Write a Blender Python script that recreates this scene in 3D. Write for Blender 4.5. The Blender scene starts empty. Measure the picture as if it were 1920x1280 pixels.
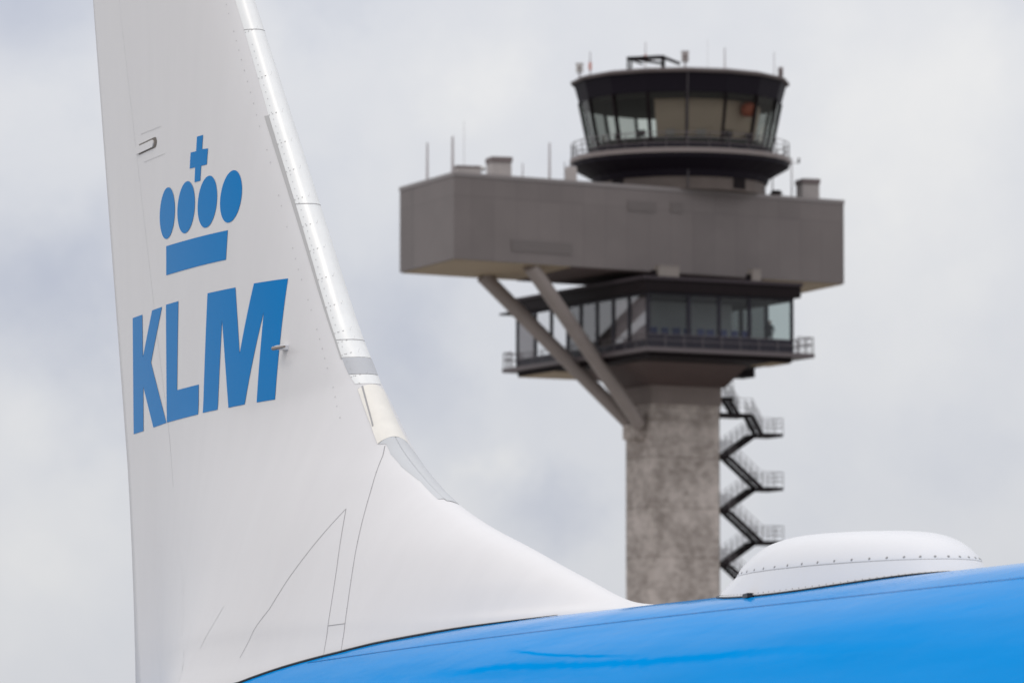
import bpy, bmesh, math, random
import numpy as np
from mathutils import Vector, Matrix

random.seed(7)
scene = bpy.context.scene
COL = scene.collection

# ------------------------------------------------------------------ camera
# Aircraft frame: x towards the nose, y to port, z up from the apron.
CAM = np.array([35.781, -13.748, 3.706])
YAW, PITCH, FPX = math.radians(21.5216), math.radians(5.0417), 11922.0
AX_R = np.array([math.sin(YAW), math.cos(YAW)])        # horizontal: to the right
AX_D = np.array([-math.cos(YAW), math.sin(YAW)])       # horizontal: straight ahead
cam_data = bpy.data.cameras.new('camera')
cam = bpy.data.objects.new('camera', cam_data)
COL.objects.link(cam)
cam.location = CAM
fwd = Vector((AX_D[0] * math.cos(PITCH), AX_D[1] * math.cos(PITCH), math.sin(PITCH)))
cam.rotation_euler = fwd.to_track_quat('-Z', 'Y').to_euler()
cam_data.sensor_width = 36.0
cam_data.lens = FPX / 1920 * 36.0
cam_data.clip_start = 0.5
cam_data.clip_end = 20000
cam_data.dof.use_dof = True
cam_data.dof.focus_distance = 39.5
cam_data.dof.aperture_fstop = 7.0
scene.camera = cam

# ------------------------------------------------------------------ world
SUN_EL, SUN_AZ = math.radians(60), math.radians(-62)    # azimuth measured from +x to +y
world = bpy.data.worlds.new('World')
scene.world = world
world.use_nodes = True
NT = world.node_tree
for n in list(NT.nodes):
    NT.nodes.remove(n)


def nd(t, kind, **kw):
    n = t.nodes.new(kind)
    for k, v in kw.items():
        setattr(n, k, v)
    return n


def vmath(t, op, a=None, b=None, scale=None):
    n = nd(t, 'ShaderNodeVectorMath', operation=op)
    for i, s in enumerate((a, b)):
        if s is None:
            continue
        if isinstance(s, (tuple, list)):
            n.inputs[i].default_value = s
        else:
            t.links.new(s, n.inputs[i])
    if scale is not None:
        n.inputs['Scale'].default_value = scale
    return n


def fmath(t, op, a=None, b=None, clamp=False):
    n = nd(t, 'ShaderNodeMath', operation=op, use_clamp=clamp)
    for i, s in enumerate((a, b)):
        if s is None:
            continue
        if isinstance(s, (int, float)):
            n.inputs[i].default_value = s
        else:
            t.links.new(s, n.inputs[i])
    return n.outputs[0]


tc = nd(NT, 'ShaderNodeTexCoord')
DIR = tc.outputs['Generated']
dr = vmath(NT, 'DOT_PRODUCT', DIR, (AX_R[0], AX_R[1], 0)).outputs['Value']
sep = nd(NT, 'ShaderNodeSeparateXYZ')
NT.links.new(DIR, sep.inputs[0])
comb = nd(NT, 'ShaderNodeCombineXYZ')
NT.links.new(dr, comb.inputs[0])
NT.links.new(sep.outputs['Z'], comb.inputs[1])
P0 = vmath(NT, 'SCALE', comb.outputs[0], scale=119.2).outputs[0]      # about 0.48 degrees per unit
warp = nd(NT, 'ShaderNodeTexNoise')
warp.inputs['Scale'].default_value = 0.33
warp.inputs['Detail'].default_value = 5
warp.inputs['Roughness'].default_value = 0.55
NT.links.new(P0, warp.inputs['Vector'])
wv = vmath(NT, 'SUBTRACT', warp.outputs['Color'], (0.5, 0.5, 0.5)).outputs[0]
wv = vmath(NT, 'SCALE', wv, scale=4.2).outputs[0]
PW = vmath(NT, 'ADD', P0, wv).outputs[0]
# cloud banks: bearing, height, radius, how bright (+) or slate blue (-)
BANKS = [(-9.0, 17.0, 3.6, -0.46), (-8.6, 11.4, 3.4, -0.48), (-8.6, 14.2, 1.6, 0.06), (-9.0, 7.0, 3.0, 0.20),
         (-3.4, 17.2, 2.2, -0.34), (-0.6, 15.4, 1.9, 0.26), (-2.6, 11.0, 2.8, -0.34), (-4.0, 13.8, 2.0, -0.16),
         (-0.2, 8.1, 1.3, 0.40), (0.7, 7.4, 1.8, -0.34), (-2.2, 6.2, 2.0, 0.16), (7.4, 14.8, 4.4, 0.34),
         (7.0, 10.2, 2.6, 0.10), (8.2, 8.4, 2.6, -0.16), (9.4, 17.2, 1.6, -0.20), (3.0, 17.4, 2.6, 0.02),
         (-1.8, 8.6, 1.8, -0.10), (5.2, 7.0, 1.8, -0.10)]
acc = None
for bx_, by_, rad, amp in BANKS:
    dist = vmath(NT, 'DISTANCE', PW, (bx_, by_, 0.6)).outputs['Value']
    mr = nd(NT, 'ShaderNodeMapRange', interpolation_type='SMOOTHSTEP')
    NT.links.new(dist, mr.inputs['Value'])
    mr.inputs['From Min'].default_value = 0.0
    mr.inputs['From Max'].default_value = rad
    mr.inputs['To Min'].default_value = amp
    mr.inputs['To Max'].default_value = 0.0
    acc = mr.outputs[0] if acc is None else fmath(NT, 'ADD', acc, mr.outputs[0])
nz = nd(NT, 'ShaderNodeTexNoise')
nz.inputs['Scale'].default_value = 34.0
nz.inputs['Detail'].default_value = 7
nz.inputs['Roughness'].default_value = 0.55
NT.links.new(DIR, nz.inputs['Vector'])
nb = nd(NT, 'ShaderNodeTexNoise')
nb.inputs['Scale'].default_value = 5.0
nb.inputs['Detail'].default_value = 6
NT.links.new(DIR, nb.inputs['Vector'])
n1 = fmath(NT, 'MULTIPLY', fmath(NT, 'SUBTRACT', nz.outputs['Fac'], 0.5), 0.45)
n2 = fmath(NT, 'MULTIPLY', fmath(NT, 'SUBTRACT', nb.outputs['Fac'], 0.5), 0.5)
cv = fmath(NT, 'ADD', fmath(NT, 'ADD', fmath(NT, 'ADD', acc, n1), n2), 0.62, clamp=True)
ramp = nd(NT, 'ShaderNodeValToRGB')
ramp.color_ramp.elements[0].color = (0.445, 0.48, 0.585, 1)
ramp.color_ramp.elements[1].color = (0.82, 0.815, 0.81, 1)
e = ramp.color_ramp.elements.new(0.55)
e.color = (0.66, 0.676, 0.723, 1)
NT.links.new(cv, ramp.inputs['Fac'])
# an overcast dome is brighter overhead than at the horizon
zc = fmath(NT, 'MAXIMUM', sep.outputs['Z'], 0.0)
gain = fmath(NT, 'ADD', fmath(NT, 'MULTIPLY', zc, 1.08), 0.925)
cloud = vmath(NT, 'SCALE', ramp.outputs['Color'])
NT.links.new(fmath(NT, 'MULTIPLY', gain, 10.0), cloud.inputs['Scale'])
sky = nd(NT, 'ShaderNodeTexSky', sky_type='NISHITA', sun_disc=False)
sky.sun_elevation = SUN_EL
sky.sun_rotation = math.radians(90) - SUN_AZ
mix = nd(NT, 'ShaderNodeMix', data_type='RGBA')
mix.inputs['Factor'].default_value = 0.96
NT.links.new(sky.outputs['Color'], mix.inputs['A'])
NT.links.new(cloud.outputs[0], mix.inputs['B'])
bg = nd(NT, 'ShaderNodeBackground')
bg.inputs['Strength'].default_value = 0.1
NT.links.new(mix.outputs['Result'], bg.inputs['Color'])
wo = nd(NT, 'ShaderNodeOutputWorld')
NT.links.new(bg.outputs[0], wo.inputs['Surface'])

sun_d = bpy.data.lights.new('sun', 'SUN')
sun_d.energy = 0.5
sun_d.angle = math.radians(18)
sun_d.color = (1.0, 0.92, 0.82)
sun = bpy.data.objects.new('sun', sun_d)
COL.objects.link(sun)
sd = Vector((math.cos(SUN_EL) * math.cos(SUN_AZ), math.cos(SUN_EL) * math.sin(SUN_AZ), math.sin(SUN_EL)))
sun.rotation_euler = sd.to_track_quat('Z', 'Y').to_euler()
sun.location = (0, 0, 120)

vs = scene.view_settings
vs.view_transform = 'Standard'
vs.look = 'None'
vs.exposure = 0.0
vs.gamma = 1.0
vs.use_curve_mapping = False
scene.cycles.max_bounces = 8
scene.cycles.transparent_max_bounces = 16


# ------------------------------------------------------------------ materials
def material(name, color, rough=0.5, metal=0.0, spec=0.5, coat=0.0, coat_rough=0.05,
             mottle=0.0, mottle_scale=3.0, stretch=(1, 1, 1), bump=0.0, bump_scale=5.0, bump_dist=0.01):
    m = bpy.data.materials.new(name)
    m.use_nodes = True
    t = m.node_tree
    b = t.nodes['Principled BSDF']
    b.inputs['Base Color'].default_value = (*color, 1)
    b.inputs['Roughness'].default_value = rough
    b.inputs['Metallic'].default_value = metal
    b.inputs['Specular IOR Level'].default_value = spec
    b.inputs['Coat Weight'].default_value = coat
    b.inputs['Coat Roughness'].default_value = coat_rough
    co = nd(t, 'ShaderNodeTexCoord')
    mp = nd(t, 'ShaderNodeMapping')
    mp.inputs['Scale'].default_value = stretch
    t.links.new(co.outputs['Object'], mp.inputs['Vector'])
    if mottle > 0:
        n = nd(t, 'ShaderNodeTexNoise')
        n.inputs['Scale'].default_value = mottle_scale
        n.inputs['Detail'].default_value = 7
        n.inputs['Roughness'].default_value = 0.6
        t.links.new(mp.outputs[0], n.inputs['Vector'])
        r = nd(t, 'ShaderNodeValToRGB')
        r.color_ramp.elements[0].position = 0.3
        r.color_ramp.elements[1].position = 0.7
        r.color_ramp.elements[0].color = (*[c * (1 - mottle) for c in color], 1)
        r.color_ramp.elements[1].color = (*[min(1, c * (1 + mottle)) for c in color], 1)
        t.links.new(n.outputs['Fac'], r.inputs['Fac'])
        t.links.new(r.outputs['Color'], b.inputs['Base Color'])
    if bump > 0:
        n = nd(t, 'ShaderNodeTexNoise')
        n.inputs['Scale'].default_value = bump_scale
        n.inputs['Detail'].default_value = 3
        t.links.new(mp.outputs[0], n.inputs['Vector'])
        bp = nd(t, 'ShaderNodeBump')
        bp.inputs['Strength'].default_value = bump
        bp.inputs['Distance'].default_value = bump_dist
        t.links.new(n.outputs['Fac'], bp.inputs['Height'])
        t.links.new(bp.outputs[0], b.inputs['Normal'])
        t.links.new(bp.outputs[0], b.inputs['Coat Normal'])
    return m


def glass(name, tint, gloss=0.12, rough=0.02, see=1.0):
    m = bpy.data.materials.new(name)
    m.use_nodes = True
    t = m.node_tree
    t.nodes.remove(t.nodes['Principled BSDF'])
    tr = nd(t, 'ShaderNodeBsdfTransparent')
    tr.inputs['Color'].default_value = (*tint, 1)
    gl = nd(t, 'ShaderNodeBsdfGlossy')
    gl.inputs['Roughness'].default_value = rough
    fr = nd(t, 'ShaderNodeFresnel')
    fr.inputs['IOR'].default_value = 1.5
    f = fmath(t, 'MULTIPLY', fr.outputs[0], gloss * 8, clamp=True)
    mx = nd(t, 'ShaderNodeMixShader')
    t.links.new(f, mx.inputs[0])
    t.links.new(tr.outputs[0], mx.inputs[1])
    t.links.new(gl.outputs[0], mx.inputs[2])
    t.links.new(mx.outputs[0], t.nodes['Material Output'].inputs['Surface'])
    return m


M = {}
M['fin_white'] = material('fin_white_paint', (0.71, 0.69, 0.684), 0.28, spec=0.12,
                          mottle=0.014, mottle_scale=2.6, stretch=(1.6, 1, 0.35), bump=0.10, bump_scale=1.3, bump_dist=0.03)
M['le_metal'] = material('bare_leading_edge_skin', (0.76, 0.755, 0.735), 0.34, metal=0.25, mottle=0.035, mottle_scale=9, stretch=(1, 1, 0.5))
M['cream'] = material('aged_cream_fairing', (0.76, 0.72, 0.65), 0.35, metal=0.15, mottle=0.04, mottle_scale=8)
M['band_grey'] = material('grey_band_paint', (0.47, 0.475, 0.49), 0.45, mottle=0.02)
M['boot_grey'] = material('grey_boot_paint', (0.52, 0.525, 0.53), 0.42, mottle=0.02)
M['strip_grey'] = material('sealant_strip', (0.45, 0.44, 0.43), 0.5)
M['logo_blue'] = material('logo_blue_paint', (0.004, 0.20, 0.52), 0.24, spec=0.02, bump=0.10, bump_scale=1.3, bump_dist=0.03, stretch=(1.0, 1, 0.5))
M['seam'] = material('panel_gap', (0.36, 0.35, 0.35), 0.7)
M['seam_soft'] = material('panel_gap_soft', (0.66, 0.65, 0.65), 0.6)
M['rivet'] = material('rivet_head', (0.45, 0.44, 0.43), 0.5)
M['black'] = material('black_rubber', (0.012, 0.012, 0.014), 0.5)
M['radome'] = material('radome_white', (0.70, 0.692, 0.70), 0.22, spec=0.4, mottle=0.01)
M['screw'] = material('screw_head', (0.27, 0.26, 0.25), 0.45)
M['steel'] = material('bright_steel', (0.55, 0.55, 0.55), 0.3, metal=0.9)
M['tyre'] = material('tyre_rubber', (0.02, 0.02, 0.02), 0.8)


def fuselage_material():
    m = material('fuselage_paint', (0.001, 0.247, 0.635), 0.10, spec=0.0035)
    t = m.node_tree
    b = t.nodes['Principled BSDF']
    co = nd(t, 'ShaderNodeTexCoord')
    sp = nd(t, 'ShaderNodeSeparateXYZ')
    t.links.new(co.outputs['Object'], sp.inputs[0])
    r = nd(t, 'ShaderNodeValToRGB')
    r.color_ramp.interpolation = 'CONSTANT'
    els = r.color_ramp.elements
    els[0].position = 0.0
    els[0].color = (0.46, 0.47, 0.49, 1)
    els[1].position = 0.43
    els[1].color = (0.80, 0.80, 0.81, 1)
    a = els.new(0.45)
    a.color = (0.003, 0.03, 0.16, 1)
    a = els.new(0.49)
    a.color = (0.001, 0.247, 0.635, 1)
    t.links.new(fmath(t, 'DIVIDE', sp.outputs['Z'], 6.0, clamp=True), r.inputs['Fac'])
    t.links.new(r.outputs['Color'], b.inputs['Base Color'])
    # slight oil-canning of the thin skin, seen only in the reflections
    mp = nd(t, 'ShaderNodeMapping')
    mp.inputs['Scale'].default_value = (0.55, 1.2, 2.4)
    t.links.new(co.outputs['Object'], mp.inputs['Vector'])
    n = nd(t, 'ShaderNodeTexNoise')
    n.inputs['Scale'].default_value = 2.2
    n.inputs['Detail'].default_value = 4
    t.links.new(mp.outputs[0], n.inputs['Vector'])
    bp = nd(t, 'ShaderNodeBump')
    bp.inputs['Strength'].default_value = 0.38
    bp.inputs['Distance'].default_value = 0.02
    t.links.new(n.outputs['Fac'], bp.inputs['Height'])
    t.links.new(bp.outputs[0], b.inputs['Normal'])
    t.links.new(bp.outputs[0], b.inputs['Coat Normal'])
    return m


M['fuselage'] = fuselage_material()


def concrete_material():
    m = material('weathered_concrete', (0.40, 0.365, 0.335), 0.9, spec=0.2)
    t = m.node_tree
    b = t.nodes['Principled BSDF']
    co = nd(t, 'ShaderNodeTexCoord')

    def noise(scale, stretch, detail=8, rough=0.6):
        mp = nd(t, 'ShaderNodeMapping')
        mp.inputs['Scale'].default_value = stretch
        t.links.new(co.outputs['Object'], mp.inputs['Vector'])
        n = nd(t, 'ShaderNodeTexNoise')
        n.inputs['Scale'].default_value = scale
        n.inputs['Detail'].default_value = detail
        n.inputs['Roughness'].default_value = rough
        t.links.new(mp.outputs[0], n.inputs['Vector'])
        return n.outputs['Fac']
    blot = noise(0.55, (1, 1, 0.75), 6, 0.55)
    fine = noise(1.5, (1, 1, 1.5))
    run = noise(1.6, (1, 1, 0.12))
    v = fmath(t, 'ADD', fmath(t, 'MULTIPLY', blot, 0.46), fmath(t, 'ADD', fmath(t, 'MULTIPLY', fine, 0.44), fmath(t, 'MULTIPLY', run, 0.10)))
    r = nd(t, 'ShaderNodeValToRGB')
    r.color_ramp.elements[0].position = 0.40
    r.color_ramp.elements[0].color = (0.29, 0.248, 0.22, 1)
    r.color_ramp.elements[1].position = 0.60
    r.color_ramp.elements[1].color = (0.57, 0.50, 0.455, 1)
    t.links.new(v, r.inputs['Fac'])
    # darker pour joints every lift
    sp = nd(t, 'ShaderNodeSeparateXYZ')
    t.links.new(co.outputs['Object'], sp.inputs[0])
    fr = fmath(t, 'FRACT', fmath(t, 'DIVIDE', fmath(t, 'ADD', sp.outputs['Z'], fmath(t, 'MULTIPLY', fine, 0.12)), 3.3))
    j = fmath(t, 'LESS_THAN', fr, 0.022)
    mx = nd(t, 'ShaderNodeMix', data_type='RGBA', blend_type='MULTIPLY')
    t.links.new(fmath(t, 'MULTIPLY', j, 0.6), mx.inputs['Factor'])
    t.links.new(r.outputs['Color'], mx.inputs['A'])
    mx.inputs['B'].default_value = (0.5, 0.48, 0.46, 1)
    t.links.new(mx.outputs['Result'], b.inputs['Base Color'])
    return m


M['concrete'] = concrete_material()
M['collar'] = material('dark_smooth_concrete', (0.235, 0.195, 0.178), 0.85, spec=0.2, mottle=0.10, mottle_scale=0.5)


def cladding_material(name, col, du, dz, rot):
    """Sheet cladding with narrow joints; rot turns the object frame so that the joints follow the walls."""
    m = material(name, col, 0.55, spec=0.35)
    t = m.node_tree
    b = t.nodes['Principled BSDF']
    co = nd(t, 'ShaderNodeTexCoord')
    vr = nd(t, 'ShaderNodeVectorRotate', rotation_type='Z_AXIS')
    vr.inputs['Angle'].default_value = rot
    t.links.new(co.outputs['Object'], vr.inputs['Vector'])
    sp = nd(t, 'ShaderNodeSeparateXYZ')
    t.links.new(vr.outputs[0], sp.inputs[0])
    jx = fmath(t, 'LESS_THAN', fmath(t, 'FRACT', fmath(t, 'DIVIDE', sp.outputs['X'], du)), 0.03)
    jz = fmath(t, 'LESS_THAN', fmath(t, 'FRACT', fmath(t, 'DIVIDE', sp.outputs['Z'], dz)), 0.012)
    j = fmath(t, 'MAXIMUM', jx, jz)
    # each sheet a touch different
    cell = nd(t, 'ShaderNodeCombineXYZ')
    t.links.new(fmath(t, 'FLOOR', fmath(t, 'DIVIDE', sp.outputs['X'], du)), cell.inputs[0])
    t.links.new(fmath(t, 'FLOOR', fmath(t, 'DIVIDE', sp.outputs['Z'], dz)), cell.inputs[1])
    wn = nd(t, 'ShaderNodeTexWhiteNoise', noise_dimensions='2D')
    t.links.new(cell.outputs[0], wn.inputs['Vector'])
    n = nd(t, 'ShaderNodeTexNoise')
    n.inputs['Scale'].default_value = 0.35
    n.inputs['Detail'].default_value = 5
    t.links.new(co.outputs['Object'], n.inputs['Vector'])
    g = fmath(t, 'ADD', fmath(t, 'ADD', fmath(t, 'MULTIPLY', wn.outputs['Value'], 0.10), fmath(t, 'MULTIPLY', n.outputs['Fac'], 0.3)), 0.80)
    g = fmath(t, 'SUBTRACT', g, fmath(t, 'MULTIPLY', j, 0.14))
    vv = nd(t, 'ShaderNodeVectorMath', operation='SCALE')
    vv.inputs[0].default_value = col
    t.links.new(g, vv.inputs['Scale'])
    t.links.new(vv.outputs[0], b.inputs['Base Color'])
    return m


M['clad'] = cladding_material('grey_brown_cladding', (0.165, 0.141, 0.134), 1.72, 6.1, -math.radians(32.7))
M['coping'] = material('metal_coping', (0.22, 0.195, 0.188), 0.45)
M['soffit'] = material('brown_soffit_panel', (0.39, 0.30, 0.20), 0.7, mottle=0.06, mottle_scale=0.8)
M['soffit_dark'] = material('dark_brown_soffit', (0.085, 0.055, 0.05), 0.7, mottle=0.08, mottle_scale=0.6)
M['strut'] = material('strut_paint', (0.30, 0.255, 0.235), 0.55, mottle=0.08, mottle_scale=0.7)
M['dark_metal'] = material('dark_bronze_metal', (0.011, 0.007, 0.008), 0.6, spec=0.12, mottle=0.1, mottle_scale=1.5)
M['rail_metal'] = material('railing_metal', (0.13, 0.11, 0.115), 0.5)
M['slab_edge'] = material('slab_edge_metal', (0.10, 0.08, 0.083), 0.5)
M['walk_edge'] = material('walkway_edge', (0.20, 0.165, 0.155), 0.5)
M['spandrel'] = material('navy_spandrel', (0.022, 0.019, 0.028), 0.45, spec=0.3)
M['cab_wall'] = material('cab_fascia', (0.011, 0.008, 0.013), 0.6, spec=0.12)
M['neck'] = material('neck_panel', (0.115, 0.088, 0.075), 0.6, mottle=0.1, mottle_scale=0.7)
M['blind'] = material('brown_sun_blind', (0.56, 0.43, 0.35), 0.8, mottle=0.05, mottle_scale=0.6)
M['pale_blind'] = material('pale_pink_blind', (0.80, 0.70, 0.71), 0.8, mottle=0.05, mottle_scale=0.7)
M['inner_wall'] = material('grey_inner_wall', (0.42, 0.40, 0.41), 0.8, mottle=0.12, mottle_scale=0.5)
M['inner_dark'] = material('dark_inner_wall', (0.17, 0.14, 0.145), 0.8, mottle=0.1, mottle_scale=0.5)
M['ceiling'] = material('dark_ceiling', (0.035, 0.028, 0.026), 0.8)
M['carpet'] = material('grey_carpet', (0.08, 0.08, 0.09), 0.9)
M['pane'] = glass('green_tinted_pane', (0.74, 0.77, 0.735), 0.08)
M['pane_lounge'] = glass('grey_tinted_pane', (0.70, 0.75, 0.74), 0.10)
M['pane_coated'] = glass('coated_pane', (0.66, 0.68, 0.69), 0.34)
M['vent_body'] = material('roof_unit_paint', (0.40, 0.36, 0.34), 0.6, mottle=0.06, mottle_scale=2)
M['vent_cap'] = material('roof_unit_cap', (0.17, 0.135, 0.13), 0.6)
M['mast'] = material('mast_metal', (0.42, 0.385, 0.385), 0.5)
M['red'] = material('signal_red_paint', (0.55, 0.16, 0.10), 0.5)
M['orange'] = material('orange_shade', (0.55, 0.13, 0.065), 0.6)
M['pale'] = material('pale_enamel', (0.60, 0.58, 0.55), 0.5)
M['chair_blue'] = material('blue_upholstery', (0.05, 0.055, 0.16), 0.8)
M['cloth'] = material('dark_clothing', (0.03, 0.028, 0.035), 0.85)
M['skin'] = material('skin', (0.32, 0.19, 0.14), 0.6)
M['hair'] = material('dark_hair', (0.02, 0.015, 0.012), 0.7)


def ground_material():
    m = material('apron_concrete', (0.27, 0.26, 0.245), 0.9, mottle=0.12, mottle_scale=0.08)
    return m


M['ground'] = ground_material()
M['wing'] = material('wing_grey', (0.50, 0.51, 0.53), 0.35, mottle=0.03, mottle_scale=1)


# ------------------------------------------------------------------ mesh helpers
class MB:
    """Collects shapes and links them as ONE mesh object."""

    def __init__(self):
        self.v, self.f, self.keep = [], [], False

    def add(self, verts, faces):
        o = len(self.v)
        self.v += [tuple(map(float, p)) for p in verts]
        self.f += [tuple(i + o for i in q) for q in faces]
        return self

    def hexa(self, b, t):
        """8-corner solid from a bottom ring and a top ring of 4 points."""
        return self.add(list(b) + list(t), [(3, 2, 1, 0), (4, 5, 6, 7), (0, 1, 5, 4), (1, 2, 6, 5), (2, 3, 7, 6), (3, 0, 4, 7)])

    def prism(self, poly, z0, z1):
        n = len(poly)
        vs_ = [(p[0], p[1], z0) for p in poly] + [(p[0], p[1], z1) for p in poly]
        fs = [tuple(reversed(range(n))), tuple(range(n, 2 * n))] + [(i, (i + 1) % n, n + (i + 1) % n, n + i) for i in range(n)]
        return self.add(vs_, fs)

    def box(self, c, s, ang=0.0):
        ca, sa = math.cos(ang), math.sin(ang)
        poly = []
        for dx, dy in ((-1, -1), (1, -1), (1, 1), (-1, 1)):
            x, y = dx * s[0] / 2, dy * s[1] / 2
            poly.append((c[0] + x * ca - y * sa, c[1] + x * sa + y * ca))
        return self.prism(poly, c[2] - s[2] / 2, c[2] + s[2] / 2)

    def beam(self, p0, p1, w, h, up=(0, 0, 1)):
        p0, p1, up = Vector(p0), Vector(p1), Vector(up)
        d = (p1 - p0).normalized()
        s = d.cross(up)
        if s.length < 1e-4:
            s = d.cross(Vector((1, 0, 0)))
        s.normalize()
        u = s.cross(d)
        r = lambda p: [p - s * w / 2 - u * h / 2, p + s * w / 2 - u * h / 2, p + s * w / 2 + u * h / 2, p - s * w / 2 + u * h / 2]
        return self.hexa(r(p0), r(p1))

    def tube(self, p0, p1, r0, r1=None, n=10, caps=True):
        r1 = r0 if r1 is None else r1
        p0, p1 = Vector(p0), Vector(p1)
        d = (p1 - p0).normalized()
        s = d.orthogonal().normalized()
        u = d.cross(s)
        vs_ = []
        for p, r in ((p0, r0), (p1, r1)):
            for k in range(n):
                a = 2 * math.pi * k / n
                vs_.append(p + s * (r * math.cos(a)) + u * (r * math.sin(a)))
        fs = [(k, (k + 1) % n, n + (k + 1) % n, n + k) for k in range(n)]
        if caps:
            fs += [tuple(reversed(range(n))), tuple(range(n, 2 * n))]
        return self.add(vs_, fs)

    def grid(self, pts):
        """pts[i][j] -> quads."""
        a, b = len(pts), len(pts[0])
        return self.add([p for row in pts for p in row],
                        [(i * b + j, i * b + j + 1, (i + 1) * b + j + 1, (i + 1) * b + j) for i in range(a - 1) for j in range(b - 1)])

    def build(self, name, mat, parent=None, smooth=False, merge=0.0, bevel=0.0):
        me = bpy.data.meshes.new(name)
        me.from_pydata(self.v, [], self.f)
        bm = bmesh.new()
        bm.from_mesh(me)
        if merge > 0:
            bmesh.ops.remove_doubles(bm, verts=bm.verts[:], dist=merge)
        if not self.keep:
            bmesh.ops.recalc_face_normals(bm, faces=bm.faces[:])
        bm.to_mesh(me)
        bm.free()
        me.materials.append(mat)
        if smooth:
            me.polygons.foreach_set('use_smooth', [True] * len(me.polygons))
        o = bpy.data.objects.new(name, me)
        COL.objects.link(o)
        if parent is not None:
            o.parent = parent
        if bevel > 0:
            md = o.modifiers.new('bevel', 'BEVEL')
            md.width = bevel
            md.segments = 2
            md.limit_method = 'ANGLE'
        return o


def tag(o, label=None, cat=None, group=None, kind=None):
    for k, v in (('label', label), ('category', cat), ('group', group), ('kind', kind)):
        if v:
            o[k] = v
    return o


def empty(name, loc=(0, 0, 0), rz=0.0, parent=None):
    o = bpy.data.objects.new(name, None)
    o.empty_display_size = 0.5
    o.location = loc
    o.rotation_euler = (0, 0, rz)
    COL.objects.link(o)
    if parent is not None:
        o.parent = parent
    return o


# ------------------------------------------------------------------ ground
g = MB()
g.add([(-7000, -7000, 0), (7000, -7000, 0), (7000, 7000, 0), (-7000, 7000, 0)], [(0, 1, 2, 3)])
tag(g.build('ground', M['ground']), kind='structure')

# ================================================================== FIN SHAPE
ZR, RF = 5.35, 1.95


def fus_r(x):
    s = np.clip((6.0 - x) / 13.5, 0, 1)
    r = RF * (1 - 0.85 * s ** 1.8)
    nose = np.clip((31.5 - x) / 6.5, 0, 1)
    return r * np.sqrt(np.clip(1 - (1 - nose) ** 2.2, 0.0004, 1))


def fus_crown(x):
    return ZR - 1.5 * np.clip((x - 26.0) / 5.5, 0, 1) ** 2 - 0.40 * np.clip((-2.0 - x) / 4.0, 0, 2) ** 1.6


RIDGE_X = np.array([-8.19, -3.878, -2.438, -1.85, -1.58, -1.48, -1.13, -0.94, -0.67, -0.32, 0.30, 1.11, 1.94, 2.74, 3.3, 4.2])
RIDGE_Z = np.array([14.784, 9.70, 8.00, 7.308, 7.040, 6.945, 6.632, 6.495, 6.349, 6.190, 5.985, 5.782, 5.572, 5.392, 5.345, 5.20])


def pchip(xs, ys, x):
    h = np.diff(xs)
    d = np.diff(ys) / h
    m = np.zeros(len(xs))
    m[0], m[-1] = d[0], d[-1]
    for i in range(1, len(xs) - 1):
        if d[i - 1] * d[i] > 0:
            w1, w2 = 2 * h[i] + h[i - 1], h[i] + 2 * h[i - 1]
            m[i] = (w1 + w2) / (w1 / d[i - 1] + w2 / d[i])
    i = np.clip(np.searchsorted(xs, x) - 1, 0, len(h) - 1)
    t = (x - xs[i]) / h[i]
    return ((2 * t ** 3 - 3 * t ** 2 + 1) * ys[i] + (t ** 3 - 2 * t ** 2 + t) * h[i] * m[i]
            + (-2 * t ** 3 + 3 * t ** 2) * ys[i + 1] + (t ** 3 - t ** 2) * h[i] * m[i + 1])


_rx = np.linspace(-8, 4.2, 1600)
_rz = pchip(RIDGE_X, RIDGE_Z, _rx)


def ridge_z(x):
    return np.interp(x, _rx, _rz)


def ridge_x(z):
    return np.interp(-np.asarray(z, float), -_rz, _rx)


def tail_x(z):
    return -6.008 - 0.256 * (z - ZR)


YB_X = np.array([-7.0, -5.3, -4.3, -3.0, -2.2, -1.568, -0.951, -0.26, 0.083, 0.672, 1.219, 2.037, 2.6, 3.2, 4.2])
YB_Y = np.array([0.03, 0.12, 0.40, 0.80, 0.86, 0.833, 0.736, 0.640, 0.562, 0.477, 0.385, 0.300, 0.22, 0.10, 0.02])


def base_y(x):
    return np.minimum(np.interp(x, YB_X, YB_Y), 0.72 * fus_r(x))


def base_z(x):
    r = fus_r(x)
    return fus_crown(x) - r + np.sqrt(np.maximum(r * r - base_y(x) ** 2, 0))


def airfoil(s):
    s = np.clip(s, 0, 1)
    return 5 * (0.2969 * np.sqrt(s) - 0.126 * s - 0.3516 * s ** 2 + 0.2843 * s ** 3 - 0.1000 * s ** 4)


def fin_core(x, z):
    a, b = ridge_x(z), tail_x(z)
    c = a - b
    c0 = 5.30
    th = 0.11 * (-np.logaddexp(-4 * c, -4 * c0) / 4)
    return th * airfoil((a - x) / c)


def fin_y(x, z):
    """Half thickness of the fin, its dorsal fairing and the flare at its root."""
    x, z = np.asarray(x, float), np.asarray(z, float)
    w = fin_core(x, z)
    zb, yb = base_z(x), base_y(x)
    h = np.maximum(ridge_z(x) - zb, 0.02)
    L = np.minimum(0.97 * h, 1.9)
    t = np.clip((z - zb) / L, 0, 1)
    wb = fin_core(x, zb)
    return w + (yb - wb) * (1 - t) ** 1.3
# ================================================================== END FIN SHAPE


airliner = empty('airliner', (0, 0, 0))
tag(airliner, 'jet airliner with blue fuselage and white tail fin in front of the control tower', 'airliner')

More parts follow.
